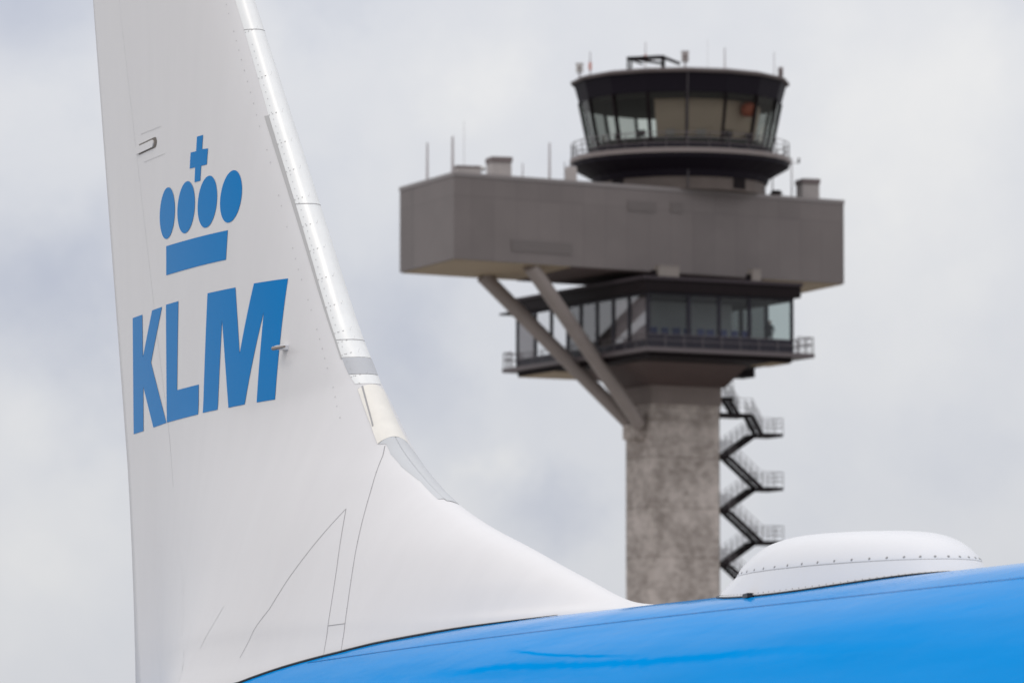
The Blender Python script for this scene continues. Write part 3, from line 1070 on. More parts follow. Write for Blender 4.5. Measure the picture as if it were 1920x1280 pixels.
slab_wing('wing', (18.0, 1.5, 2.1), (8.4, 17.1, 3.3), 7.8, 1.6, 0.26, 0.2, M['wing'])
slab_wing('tailplane', (-2.6, 0.4, 4.1), (-6.6, 7.0, 4.75), 3.6, 1.2, 0.2, 0.18, M['wing'])
gear = MB()
for y in (-2.85, 2.85):
    gear.tube((12.3, y, 2.2), (12.3, y, 0.5), 0.13)
    gear.tube((12.3, y - 0.5, 0.56), (12.3, y + 0.5, 0.56), 0.09)
gear.tube((27.9, 0, 1.6), (27.9, 0, 0.34), 0.09)
gear.tube((27.9, -0.25, 0.34), (27.9, 0.25, 0.34), 0.06)
gear.build('landing_gear', M['steel'], airliner)
for x, y, r in ((12.3, -3.28, .56), (12.3, -2.42, .56), (12.3, 3.28, .56), (12.3, 2.42, .56), (27.9, -.22, .34), (27.9, .22, .34)):
    MB().tube((x, y - .18 * r / .5, r), (x, y + .18 * r / .5, r), r, n=32).build('wheel', M['tyre'], airliner, bevel=0.05)

# ================================================================== CONTROL TOWER
# Local frame of the tower: x to the right, y away, z up; its foot stands 420 m off.
TD = 420.0
KX = 1.005
LAT0 = (1262 - 960) / FPX * TD * KX
T_ORG = CAM[:2] + AX_D * TD + AX_R * LAT0
TROT = math.pi / 2 - YAW


def LX(u, dep):
    return (u - 960) / FPX * (TD + dep) * KX - LAT0


def ZV(v, dep):
    return CAM[2] + (TD + dep) * math.tan(PITCH + math.atan((640 - v) / FPX))


def at(u, v, dep):
    return Vector((LX(u, dep), dep, ZV(v, dep)))


def to_world(p):
    return Vector((T_ORG[0] + AX_R[0] * p[0] + AX_D[0] * p[1], T_ORG[1] + AX_R[1] * p[0] + AX_D[1] * p[1], p[2]))


tower = empty('control_tower', (T_ORG[0], T_ORG[1], 0), TROT)
tag(tower, 'grey concrete airport control tower with glazed cab and cantilevered office box', 'control tower')


def v2(a, b, t):
    return (a[0] + (b[0] - a[0]) * t, a[1] + (b[1] - a[1]) * t)


def unit(a):
    l = math.hypot(*a)
    return (a[0] / l, a[1] / l)


# --- shaft
SC = (LX(1222, -2.3), -2.3)
E1, E2 = unit((0.88, 0.475)), unit((-0.475, 0.88))
S_W, S_D = (LX(1350, 0) - SC[0]) / E1[0], (SC[0] - LX(1171, 0)) / -E2[0]
mv = lambda p, a, b: (p[0] + E1[0] * a + E2[0] * b, p[1] + E1[1] * a + E2[1] * b)
shaft_poly = [SC, mv(SC, S_W, 0), mv(SC, S_W, S_D), mv(SC, 0, S_D)]
Z_SLAB_T, Z_SLAB_B = ZV(650, -10.7), ZV(658, -10.7)
Z_FUN = ZV(722, -2)
shaft = MB().prism(shaft_poly, 0, Z_FUN + 0.05).build('shaft', M['concrete'], tower, bevel=0.2)
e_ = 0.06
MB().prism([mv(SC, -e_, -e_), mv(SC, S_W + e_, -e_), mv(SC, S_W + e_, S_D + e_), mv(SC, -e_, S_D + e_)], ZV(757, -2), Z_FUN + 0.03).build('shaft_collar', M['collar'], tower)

# --- glazed lounge storey
G0 = (LX(1215, -10.7), -10.7)
GR = (LX(1488, -5.8), -5.8)
GL = (LX(967, 5.4), 5.4)
H1, H2 = unit((GR[0] - G0[0], GR[1] - G0[1])), unit((GL[0] - G0[0], GL[1] - G0[1]))
LW, LL = math.dist(G0, GR), math.dist(G0, GL)
gp = lambda a, b: (G0[0] + H1[0] * a + H2[0] * b, G0[1] + H1[1] * a + H2[1] * b)
Z_WT = ZV(546, -10.7)
Z_RT = ZV(518, -10.7)
slab_poly = [gp(-0.35, -0.35), gp(LW + 1.35, -0.35), gp(LW + 1.35, LL * 0.55), gp(LW + 0.3, LL * 0.55), gp(LW + 0.3, LL + 1.3), gp(-0.35, LL + 1.3)]
slab = MB().prism(slab_poly, Z_SLAB_B, Z_SLAB_T).build('lounge_floor', M['slab_edge'], tower)
sf = MB()
ins = [gp(0.1, 0.1), gp(LW - 0.1, 0.1), gp(LW - 0.1, LL - 0.1), gp(0.1, LL - 0.1)]
z1_, z2_ = Z_SLAB_B - 0.34, Z_FUN
MB().prism(ins, z1_, Z_SLAB_B - 0.004).build('floor_beam', M['dark_metal'], tower)
inner = [gp(1.4, 3.2), gp(LW - 1.6, 3.2), gp(LW - 1.6, LL - 5.5), gp(1.4, LL - 5.5)]
big = [mv(p, 0, 0) for p in shaft_poly]
exp_ = [mv(SC, -0.25, -0.25), mv(SC, S_W + 0.25, -0.25), mv(SC, S_W + 0.25, S_D + 0.25), mv(SC, -0.25, S_D + 0.25)]
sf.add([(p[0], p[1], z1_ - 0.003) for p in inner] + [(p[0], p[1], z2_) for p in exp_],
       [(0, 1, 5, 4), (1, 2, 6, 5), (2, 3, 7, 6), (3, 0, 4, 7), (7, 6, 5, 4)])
for q4 in ([gp(0.12, LL - 5.4), gp(LW - 0.12, LL - 5.4), gp(LW - 0.12, LL - 0.12), gp(0.12, LL - 0.12)], [gp(LW - 1.5, 0.3), gp(LW - 0.12, 0.3), gp(LW - 0.12, 3.1), gp(LW - 1.5, 3.1)]):
    MB().prism(q4, z1_ - 0.05, z1_ - 0.004).build('end_soffit', M['soffit'], tower)
sf.build('lounge_soffit', M['soffit_dark'], tower)
MB().box((LX(1378, 0.5), 0.8, ZV(699, 0.8)), (2.1, 1.6, 0.62), math.atan2(E1[1], E1[0])).build('hatch_box', M['dark_metal'], tower)
# roof of the lounge with an overhang
roof_poly = [gp(-0.5, -0.5), gp(LW + 0.25, -0.5), gp(LW + 0.25, LL + 0.15), gp(-0.5, LL + 0.15)]
MB().prism([gp(-0.45, LL + 0.155), gp(LW, LL + 0.155), gp(LW, LL + 1.5), gp(-0.45, LL + 1.5)], Z_WT + 0.02, Z_WT + 0.15).build('sun_shade', M['dark_metal'], tower)
lroof = MB().prism(roof_poly, Z_WT, Z_RT - 0.22).build('lounge_roof', M['dark_metal'], tower)
cop = [gp(-0.62, -0.62), gp(LW + 0.35, -0.62), gp(LW + 0.35, LL + 0.25), gp(-0.62, LL + 0.25)]
MB().prism(cop, Z_RT - 0.216, Z_RT).build('roof_edge', material('roof_edge_metal', (0.045, 0.035, 0.04), 0.6, spec=0.2), lroof)
MB().prism([gp(0.2, 0.2), gp(LW - 0.2, 0.2), gp(LW - 0.2, LL - 0.2), gp(0.2, LL - 0.2)], Z_WT - 0.25, Z_WT - 0.004).build('lounge_ceiling', M['ceiling'], lroof)


def wall_piece(m, p, q, z0, z1, th, inward):
    nx, ny = inward
    m.prism([p, q, (q[0] + nx * th, q[1] + ny * th), (p[0] + nx * th, p[1] + ny * th)], z0, z1)


def make_window(p, q, z0, z1, inward, parent, name='lounge_window', sp_h=0.85, pane=None, blind=None, post=0.12):
    """One bay: frame with a spandrel below, its pane and a blind behind it."""
    d = unit((q[0] - p[0], q[1] - p[1]))
    m = MB()
    e = 0.012
    p_, q_ = (p[0] + d[0] * e, p[1] + d[1] * e), (q[0] - d[0] * e, q[1] - d[1] * e)
    w_ = lambda o: (p_[0] + d[0] * o, p_[1] + d[1] * o)
    x_ = lambda o: (q_[0] - d[0] * o, q_[1] - d[1] * o)
    wall_piece(m, p_, w_(post), z0, z1, 0.16, inward)
    wall_piece(m, x_(post), q_, z0, z1, 0.16, inward)
    wall_piece(m, w_(post), x_(post), z0, z0 + sp_h, 0.15, inward)
    wall_piece(m, w_(post), x_(post), z1 - 0.15, z1, 0.15, inward)
    fr = m.build(name, M['spandrel'], parent)
    a, b = w_(post), x_(post)
    o = 0.08
    a2, b2 = (a[0] + inward[0] * o, a[1] + inward[1] * o), (b[0] + inward[0] * o, b[1] + inward[1] * o)
    MB().add([(*a2, z0 + sp_h), (*b2, z0 + sp_h), (*b2, z1 - 0.15), (*a2, z1 - 0.15)], [(0, 1, 2, 3)]).build('pane', pane or M['pane_lounge'], fr)
    if blind:
        m = MB()
        o = 0.16
        a2, b2 = (a[0] + inward[0] * o, a[1] + inward[1] * o), (b[0] + inward[0] * o, b[1] + inward[1] * o)
        wall_piece(m, a2, b2, z0 + sp_h * 0.6, z1 - 0.3, 0.04, inward)
        m.build('blind', blind, fr)
    return fr


zw0, zw1 = Z_SLAB_T + 0.004, Z_WT - 0.004
fu = lambda u: (u - 1215) / (1488 - 1215) * LW
for u0, u1 in ((1215, 1292), (1292, 1348), (1348, 1405), (1405, 1488)):
    make_window(gp(fu(u0), 0), gp(fu(u1), 0), zw0, zw1, H2, tower, post=0.10 if u0 != 1215 else 0.16)
lu = lambda u: (1215 - u) / (1215 - 967) * LL
for u1, u0, bl in ((1212, 1179, 'pale_blind'), (1179, 1150, 'pale_blind'), (1150, 1120, 'inner_dark'), (1120, 1090, 'inner_dark'),
                   (1090, 1065, 'inner_dark'), (1065, 1034, 'pale_blind'), (1034, 1003, 'pale_blind'), (1003, 967, 'pale_blind')):
    make_window(gp(0, max(lu(u1), 0.17)), gp(0, lu(u0)), zw0, zw1, H1, tower, blind=M[bl], sp_h=0.55, pane=M['pane_coated'])
for k in range(3):
    make_window(gp(LW, LL * 0.55 / 3 * k + 0.17), gp(LW, LL * 0.55 / 3 * (k + 1)), zw0, zw1, (-H1[0], -H1[1]), tower, sp_h=0.3, post=0.07)
w = MB()
wall_piece(w, gp(LW, LL * 0.55), gp(LW, LL), zw0, zw1, 0.2, (-H1[0], -H1[1]))
wall_piece(w, gp(0.2, LL), gp(LW - 0.2, LL), zw0, zw1, 0.2, (-H2[0], -H2[1]))
w.build('lounge_back_wall', M['inner_dark'], tower)
w = MB()
wall_piece(w, gp(0.45, 3.4), gp(fu(1420), 3.4), zw0, zw1 - 0.26, 0.15, H2)
w.build('lounge_partition', M['inner_wall'], tower)
# interior floor, raised a step above the slab
Z_FL = Z_SLAB_T + 0.30
MB().prism([gp(0.2, 0.2), gp(LW - 0.2, 0.2), gp(LW - 0.2, LL - 0.25), gp(0.45, LL - 0.25)], Z_SLAB_T + 0.006, Z_FL).build('raised_floor', M['carpet'], tower)


def railing(path, z, h, parent, step=1.3, r=0.035, rails=(1.0, 0.55), name='railing', infill=False, mat=None):
    m = MB()
    for p, q in zip(path[:-1], path[1:]):
        for f in rails:
            m.tube((*p, z + h * f), (*q, z + h * f), r, n=6)
        n = max(1, round(math.dist(p, q) / step))
        for k in range(n + 1):
            a = v2(p, q, k / n)
            m.tube((*a, z), (*a, z + h), r, n=6)
        if infill:
            n = max(1, round(math.dist(p, q) / 0.22))
            for k in range(n + 1):
                a = v2(p, q, k / n)
                m.tube((*a, z), (*a, z + h), r * 0.35, n=4)
    return m.build(name, mat or M['rail_metal'], parent)


railing([gp(LW + 0.1, -0.28), gp(LW + 1.28, -0.28), gp(LW + 1.28, LL * 0.5)], Z_SLAB_T, 1.05, slab, 0.9, infill=True)
railing([gp(-0.28, LL + 0.1), gp(-0.28, LL + 1.22), gp(LW, LL + 1.22)], Z_SLAB_T, 1.05, slab, 0.6, infill=True)
railing([gp(-0.28, LL), gp(-0.28, -0.28), gp(LW, -0.28)], Z_SLAB_T, 0.85, slab, 1.4, r=0.02)

# --- cantilevered equipment box
A0 = (LX(851, -15.0), -15.0)
B0 = (LX(1582.5, 1.6), 1.6)
C0 = (LX(749.5, -6.1), -6.1)
D0 = (B0[0] + C0[0] - A0[0], B0[1] + C0[1] - A0[1])
K1, K2 = unit((B0[0] - A0[0], B0[1] - A0[1])), unit((C0[0] - A0[0], C0[1] - A0[1]))
BL, BD = math.dist(A0, B0), math.dist(A0, C0)
bp_ = lambda a, b: (A0[0] + K1[0] * a + K2[0] * b, A0[1] + K1[1] * a + K2[1] * b)
Z_BT, Z_BB = ZV(322, -15), ZV(485, -15)
block = MB().prism([A0, B0, D0, C0], Z_BB, Z_BT - 0.25).build('equipment_box', M['clad'], tower)
MB().prism([bp_(-0.05, -0.05), bp_(BL + 0.05, -0.05), bp_(BL + 0.05, BD + 0.05), bp_(-0.05, BD + 0.05)], Z_BT - 0.246, Z_BT).build('coping', M['coping'], block)
sb = MB()
sb2 = MB()
sb.prism([bp_(0.12, 0.12), bp_(9.0, 0.12), bp_(9.0, BD - 0.12), bp_(0.12, BD - 0.12)], Z_BB - 0.06, Z_BB - 0.004)
sb2.prism([bp_(BL - 6.5, 0.12), bp_(BL - 0.12, 0.12), bp_(BL - 0.12, BD - 0.12), bp_(BL - 6.5, BD - 0.12)], Z_BB - 0.06, Z_BB - 0.004)
sb.build('box_soffit', M['soffit'], block)
sb2.build('box_soffit', M['soffit'], block)
MB().prism([bp_(9.05, 0.12), bp_(BL - 6.55, 0.12), bp_(BL - 6.55, BD - 0.12), bp_(9.05, BD - 0.12)], Z_BB - 0.10, Z_BB - 0.004).build('dark_soffit', M['soffit_dark'], block)
bu = lambda u: (u - 851) / (1582.5 - 851) * BL
M['unit'] = material('beige_unit_paint', (0.25, 0.215, 0.19), 0.6, mottle=0.06, mottle_scale=2)
M['louvre'] = material('louvre_slats', (0.150, 0.128, 0.121), 0.6)
for u0, u1, va, vb in ((1170, 1222, 377, 396), (1250, 1274, 380, 399), (955, 1066, 452, 474)):
    m = MB()
    a, b = bu(u0), bu(u1)
    dep = A0[1] + K1[1] * (a + b) / 2
    zt, zb = ZV(va, dep), ZV(vb, dep)
    n = 7
    for k in range(n):
        z = zb + (zt - zb) * (k + 0.5) / n
        p, q = bp_(a, -0.03), bp_(b, -0.03)
        m.beam((*p, z), (*q, z), 0.06, (zt - zb) / n * 0.88)
    m.build('louvre', M['louvre'], block)

# --- struts
for (u0, v0, d0), (u1, v1, d1) in (((905, 497, -4.6), (1186, 800, -0.4)), ((994, 487, -11.0), (1199, 795, -1.6))):
    a, b = at(u0, v0, d0), at(u1, v1, d1)
    a.z = Z_BB - 0.05
    MB().tube(a, b, 0.50, 0.46, 20).build('strut', M['strut'], tower, smooth=False)
MB().box((LX(1194, -1.6), -0.9, ZV(810, -1)), (1.5, 1.4, 1.0), math.atan2(E2[1], E2[0])).build('strut_bearing', M['concrete'], tower, bevel=0.1)

# --- neck, walkway and cab
CU, CD = 1276, 0.0
CX = LX(CU, CD)
NS = 16
OFF = math.radians(2.5 - 90)


def ring(r, n=NS, off=OFF):
    return [(CX + r * math.cos(off + 2 * math.pi * k / n), CD + r * math.sin(off + 2 * math.pi * k / n)) for k in range(n)]


def loft(m, rings):
    n = len(rings[0][0])
    vs_ = [(p[0], p[1], z) for r_, z in rings for p in r_]
    fs = []
    for i in range(len(rings) - 1):
        for k in range(n):
            fs.append((i * n + k, i * n + (k + 1) % n, (i + 1) * n + (k + 1) % n, (i + 1) * n + k))
    fs.append(tuple(reversed(range(n))))
    fs.append(tuple(range((len(rings) - 1) * n, len(rings) * n)))
    return m.add(vs_, fs)


px2m = (TD + CD) * KX / FPX
Z_ROOF = ZV(157, 0)
R_ROOF = 206 * px2m
Z_FB = ZV(171, -6.7)
Z_WB = ZV(266, -5.9)
Z_WK = ZV(276, -7.2)
Z_WKB = ZV(285, -7.2)
R_WK = 208 * px2m
R_WT, R_WB = 198 * px2m, 171 * px2m
rad = lambda z: R_WB + (R_WT - R_WB) * (z - Z_WB) / (Z_ROOF - Z_WB)
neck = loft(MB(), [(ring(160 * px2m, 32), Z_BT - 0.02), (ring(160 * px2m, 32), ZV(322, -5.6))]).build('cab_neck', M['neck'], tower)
for k in range(3, 30, 4):
    np_ = MB()
    r_ = ring(160 * px2m + 0.02, 32)
    p, q = r_[k], r_[(k + 1) % 32]
    np_.add([(*p, Z_BT + 0.1), (*q, Z_BT + 0.1), (*q, ZV(324, -5.6)), (*p, ZV(324, -5.6))], [(0, 1, 2, 3)])
    np_.build('neck_panel', M['dark_metal'], neck)
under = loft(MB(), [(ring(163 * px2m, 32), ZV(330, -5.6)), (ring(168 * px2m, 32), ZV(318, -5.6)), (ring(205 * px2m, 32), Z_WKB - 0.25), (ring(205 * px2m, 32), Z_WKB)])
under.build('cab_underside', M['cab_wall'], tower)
walk = loft(MB(), [(ring(R_WK, 32), Z_WKB + 0.003), (ring(R_WK, 32), Z_WK)]).build('cab_walkway', M['walk_edge'], tower)
rp = ring(R_WK - 0.12, 32)
railing(rp + rp[:1], Z_WK, 1.0, walk, 1.4, r=0.032, rails=(1.0, 0.66, 0.33))
loft(MB(), [(ring(R_WB - 0.1, NS), Z_WK + 0.003), (ring(R_WB + 0.03, NS), Z_WB - 0.003)]).build('cab_parapet', M['spandrel'], tower)
base_r, top_r = ring(rad(Z_WB)), ring(rad(Z_FB))
for k in range(NS):
    p0, p1 = base_r[k], base_r[(k + 1) % NS]
    q0, q1 = top_r[k], top_r[(k + 1) % NS]
    m = MB()
    pw = 0.045
    up = Vector((p0[0] - CX, p0[1] - CD, 0))
    tdir = Vector((p1[0] - p0[0], p1[1] - p0[1], 0)).normalized()
    sh = tdir * (pw + 0.004)
    m.beam(Vector((*p0, Z_WB)) + sh, Vector((*q0, Z_FB)) + sh, pw * 2, 0.2, up)
    m.beam(Vector((*p1, Z_WB)) - sh, Vector((*q1, Z_FB)) - sh, pw * 2, 0.2, up)
    m.beam(Vector((*p0, Z_WB + 0.05)) + sh * 2, Vector((*p1, Z_WB + 0.05)) - sh * 2, 0.16, 0.1)
    fr = m.build('cab_window', M['dark_metal'], tower)
    s = 0.995
    pt = lambda p: (CX + (p[0] - CX) * s, CD + (p[1] - CD) * s)
    MB().add([(*pt(p0), Z_WB), (*pt(p1), Z_WB), (*pt(q1), Z_FB), (*pt(q0), Z_FB)], [(0, 1, 2, 3)]).build('pane', M['pane'], fr)
    ang = math.degrees(OFF + 2 * math.pi * (k + 0.5) / NS) % 360
    if ang > 245 or ang < 40:          # sun blinds let down behind the near windows
        t_ = lambda p, r_: (CX + (p[0] - CX) * r_, CD + (p[1] - CD) * r_)
        ra, rb = 0.80, 0.79
        a, b, c, d = t_(p0, ra), t_(p1, ra), t_(q1, ra), t_(q0, ra)
        a2, b2, c2, d2 = t_(p0, rb), t_(p1, rb), t_(q1, rb), t_(q0, rb)
        MB().hexa([(*a, Z_WB + .05), (*b, Z_WB + .05), (*b2, Z_WB + .05), (*a2, Z_WB + .05)],
                  [(*d, Z_FB - 0.3), (*c, Z_FB - 0.3), (*c2, Z_FB - 0.3), (*d2, Z_FB - 0.3)]).build('blind', M['blind'], fr)
loft(MB(), [(ring(rad(Z_WB) - 0.25), Z_WB - 0.08), (ring(rad(Z_WB) - 0.25), Z_WB + 0.02)]).build('cab_floor', M['carpet'], tower)
loft(MB(), [(ring(rad(Z_FB) - 0.22), Z_FB - 0.28), (ring(rad(Z_FB) - 0.2), Z_FB - 0.01)]).build('cab_ceiling', M['ceiling'], tower)
desk = MB()
dr_o, dr_i = ring(rad(Z_WB) - 0.45, NS), ring(rad(Z_WB) - 1.3, NS)
for k in range(NS):
    k2 = (k + 1) % NS
    desk.hexa([(*dr_o[k], Z_WB + .03), (*dr_o[k2], Z_WB + .03), (*dr_i[k2], Z_WB + .03), (*dr_i[k], Z_WB + .03)],
              [(*dr_o[k], Z_WB + .42), (*dr_o[k2], Z_WB + .42), (*dr_i[k2], Z_WB + .55), (*dr_i[k], Z_WB + .55)])
for k in range(0, NS):
    a_ = OFF + 2 * math.pi * (k + 0.5) / NS
    r_ = rad(Z_WB) - 0.85
    cxy = (CX + r_ * math.cos(a_), CD + r_ * math.sin(a_))
    mo = MB()
    mo.box((*cxy, Z_WB + 0.74), (0.06, 0.62, 0.40), a_)
    mo.box((*cxy, Z_WB + 0.52), (0.05, 0.08, 0.10), a_)
    mo.build('console_screen', M['dark_metal'] if k % 3 else M['vent_body'], tower)
desk.build('control_desk', material('desk_grey', (0.07, 0.075, 0.07), 0.6), tower)
fas = loft(MB(), [(ring(rad(Z_FB) + 0.02), Z_FB - 0.002), (ring(R_WT + 0.08), Z_ROOF - 0.12)]).build('cab_fascia', M['cab_wall'], tower)
croof = loft(MB(), [(ring(R_ROOF), Z_ROOF - 0.118), (ring(R_ROOF), Z_ROOF + 0.06), (ring(R_ROOF - 0.5), Z_ROOF + 0.22), (ring(1.0), Z_ROOF + 0.5)]).build('cab_roof', material('roof_felt', (0.085, 0.065, 0.062), 0.7), tower)
# drain pipe down the face of the cab
pk = 0
p0, q0 = base_r[pk], top_r[pk]
dp = MB()
out = Vector((base_r[pk][0] - CX, base_r[pk][1] - CD, 0)).normalized()
dp.tube(Vector((*ring(R_WT)[pk], Z_ROOF)) + out * 0.2, Vector((*p0, Z_WB)) + out * 0.2, 0.038, n=8)
dp.tube(Vector((CX + 0.35, -5.95, Z_WKB - 0.3)), Vector((CX + 0.35, -5.75, Z_BT)), 0.055, n=8)
dp.build('drain_pipe', material('drain_grey', (0.075, 0.065, 0.07), 0.5), tower)

# --- zigzag escape stair on the right of the shaft
stair = MB()
ST0 = mv(SC, S_W, 0.3)
run_ = lambda u: (u - 1352) * (TD * KX / FPX) / E1[0]
sp_ = lambda a, b: (ST0[0] + E1[0] * a + E2[0] * b, ST0[1] + E1[1] * a + E2[1] * b)


def platform(m, a0, a1, b0, b1, z, th=0.16):
    m.prism([sp_(a0, b0), sp_(a1, b0), sp_(a1, b1), sp_(a0, b1)], z - th, z)


staircase = empty('staircase', (0, 0, 0), 0, tower)
XL, XR, XE = run_(1374), run_(1436), run_(1476)
zR0 = ZV(809, 1)
PER = ZV(809, 1) - ZV(910, 1)


def flight(a0, z0, a1, z1, b0, b1, name='flight'):
    m = MB()
    for b in (b0, b1):
        m.beam((*sp_(a0, b), z0 - 0.14), (*sp_(a1, b), z1 - 0.14), 0.07, 0.30)
    n = 9
    for k in range(n):
        t = (k + 0.5) / n
        a, z = a0 + (a1 - a0) * t, z0 + (z1 - z0) * t
        m.beam((*sp_(a, b0 + 0.05), z), (*sp_(a, b1 - 0.05), z), 0.27, 0.04)
    o = m.build(name, M['dark_metal'], staircase)
    r = MB()
    for b in (b0, b1):
        for f in (1.0, 0.7, 0.4):
            r.tube((*sp_(a0, b), z0 + f), (*sp_(a1, b), z1 + f), 0.018, n=5)
        n = 6
        for k in range(n + 1):
            t = k / n
            a, z = a0 + (a1 - a0) * t, z0 + (z1 - z0) * t
            r.tube((*sp_(a, b), z - 0.1), (*sp_(a, b), z + 1.0), 0.02, n=5)
    r.build('railing', M['rail_metal'], staircase)
    return o


def landing(a0, a1, z, right):
    m = MB()
    platform(m, a0, a1, -0.05, 2.0, z, 0.22)
    m.build('landing', M['dark_metal'], staircase)
    r = MB()
    e = a1 if right else a0
    pa = [sp_(a0 if right else a1, -0.03), sp_(e, -0.03), sp_(e, 1.98), sp_(a0 if right else a1, 1.98)]
    for p, q in zip(pa[:-1], pa[1:]):
        for f in (1.0, 0.7, 0.4):
            r.tube((*p, z + f), (*q, z + f), 0.02, n=5)
        for k in range(3):
            a = v2(p, q, k / 2)
            r.tube((*a, z), (*a, z + 1.0), 0.022, n=5)
    r.build('railing', M['rail_metal'], staircase)


zP = ZV(774, 1)
landing(0, run_(1417), zP, False)
flight(run_(1417), zP, XR, zR0, 0.0, 0.9)
landing(0, run_(1381), ZV(745, 1), False)
flight(run_(1376), ZV(745, 1), run_(1395), zP, 0.2, 1.0)
z = zR0
while z > PER:
    landing(XR, XE, z, True)
    flight(XR, z, XL, z - PER * 0.455, 1.05, 1.95)
    landing(0, XL, z - PER * 0.455, False)
    flight(XL, z - PER * 0.455, XR, z - PER, 0.0, 0.9)
    z -= PER
landing(XR, XE, z, True)
sup = MB()
for b in (0.0, 1.95):
    sup.tube((*sp_(0.05, b), 0), (*sp_(0.05, b), ZV(700, 1)), 0.06, n=8)
sup.build('stair_post', M['dark_metal'], staircase)


# ================================================================== things on the tower's roofs
def place(name, u, v, dep, label, cat, group=None):
    p = at(u, v, dep)
    o = empty(name, to_world(p), TROT)
    tag(o, label, cat, group)
    return o, p


ZTOP = lambda v, dep, p: ZV(v, dep) - p.z
box_dep = lambda u, back: A0[1] + K1[1] * bu(u) + back
ROOF_A = 'rod antennas on the office box roof'


def rod(u, v_top, dep, r, base_z, label, group, mat='mast', red_from=None, name='rod_antenna', foot=0.16):
    p = Vector((LX(u, dep), dep, base_z))
    o = empty(name, to_world(p), TROT)
    tag(o, label, 'antenna', group)
    h = ZV(v_top, dep) - base_z
    MB().tube((0, 0, 0.1), (0, 0, h), r, r * 0.7, 8).build('rod', M[mat], o)
    MB().tube((0, 0, 0), (0, 0, 0.12), foot, foot * 0.8, 12).build('foot', M['vent_body'], o)
    if red_from:
        MB().tube((0, 0, h * red_from), (0, 0, h * red_from + 0.5), r * 1.9, r * 1.9, 8).build('collar', M['red'], o)
    return o


rod(801, 268, -8.5, 0.085, Z_BT, 'grey rod antenna, leftmost on the office box roof', ROOF_A)
rod(848.5, 256, -13.9, 0.10, Z_BT, 'tallest thick grey rod antenna at the near corner of the box roof', ROOF_A)
rod(870, 228, -9.0, 0.018, Z_BT, 'hair-thin whip antenna just behind the corner rod antenna', ROOF_A)
rod(1030.5, 268, -8.2, 0.085, Z_BT, 'grey rod antenna between the capped roof vent and the cab', ROOF_A)
rod(980, 306, -8.6, 0.05, Z_BT, 'very short grey rod antenna right of the capped roof vent', ROOF_A)
rod(1432, 306, 2.2, 0.06, Z_BT, 'thin mast under the right side of the cab walkway', 'thin masts right of the cab neck')
rod(1449, 316, 3.0, 0.05, Z_BT, 'thin mast between the cab neck and the wind sensor mast', 'thin masts right of the cab neck')

# capped roof vents
for u0, u1, vt, back, label in ((915, 956, 296, 3.0, 'large roof vent with dark cap near the left end of the box'),
                                (1497, 1533, 337, 3.4, 'roof vent with dark side at the right end of the box')):
    dep = box_dep((u0 + u1) / 2, back)
    wd = LX(u1, dep) - LX(u0, dep)
    p = Vector((LX((u0 + u1) / 2, dep), dep, Z_BT))
    o = empty('roof_vent', to_world(p), TROT)
    tag(o, label, 'roof vent', 'vents on the office box roof')
    h = ZV(vt, dep) - Z_BT
    MB().box((0, 0, (h - 0.35) / 2), (wd * 0.93, 1.3, h - 0.35), math.atan2(K1[1], K1[0]) * 0.5).build('housing', M['vent_body'], o)
    MB().box((0, 0, h - 0.17), (wd * 1.02, 1.5, 0.34), math.atan2(K1[1], K1[0]) * 0.5).build('cap', M['vent_cap'], o, bevel=0.04)
# low hatch and dark cowl
dep = box_dep(874, 2.0)
o = empty('roof_hatch', to_world((LX(874, dep), dep, Z_BT)), TROT)
tag(o, 'low brown roof hatch behind the near corner of the box', 'roof hatch')
MB().box((0, 0, 0.25), (1.5, 1.2, 0.5), 0.3).build('curb', M['vent_body'], o)
MB().box((0, 0, 0.56), (1.62, 1.3, 0.12), 0.3).build('lid', M['vent_cap'], o)
dep = box_dep(900, 2.2)
o = empty('roof_camera', to_world((LX(900, dep), dep, Z_BT)), TROT)
tag(o, 'small pale camera on a stub between the roof hatch and the capped vent', 'camera')
MB().tube((0, 0, 0), (0, 0, 0.45), 0.06).build('stub', M['mast'], o)
MB().tube((-0.22, -0.1, 0.62), (0.22, 0.1, 0.58), 0.17, n=12).build('camera_body', M['pale'], o)
MB().tube((0.221, 0.1, 0.58), (0.30, 0.135, 0.575), 0.13, n=12).build('lens', M['black'], o)
dep = box_dep(1456, 3.0)
o = empty('roof_cowl', to_world((LX(1456, dep), dep, Z_BT)), TROT)
tag(o, 'low dark cowl on the roof left of the right-hand vent', 'roof cowl')
MB().tube((0, 0, 0), (0, 0, 0.45), 0.32, n=16).build('collar', M['vent_cap'], o)
MB().tube((0, 0, 0.43), (0, 0, 0.66), 0.46, 0.30, 16).build('hood', M['dark_metal'], o)
# grey pier beside the cab
dep = box_dep(1071, 2.6)
o = empty('roof_pier', to_world((LX(1071, dep), dep, Z_BT)), TROT)
tag(o, 'square grey pier on the box roof under the left edge of the walkway', 'pier')
MB().box((0, 0, 0.55), (0.75, 0.75, 1.1)).build('pier_shaft', M['vent_body'], o)
MB().box((0, 0, 1.15), (0.6, 0.6, 0.12)).build('pier_head', M['mast'], o)
MB().tube((-0.42, -0.1, 0.1), (-0.42, -0.1, 1.5), 0.03).build('conduit', M['rail_metal'], o)
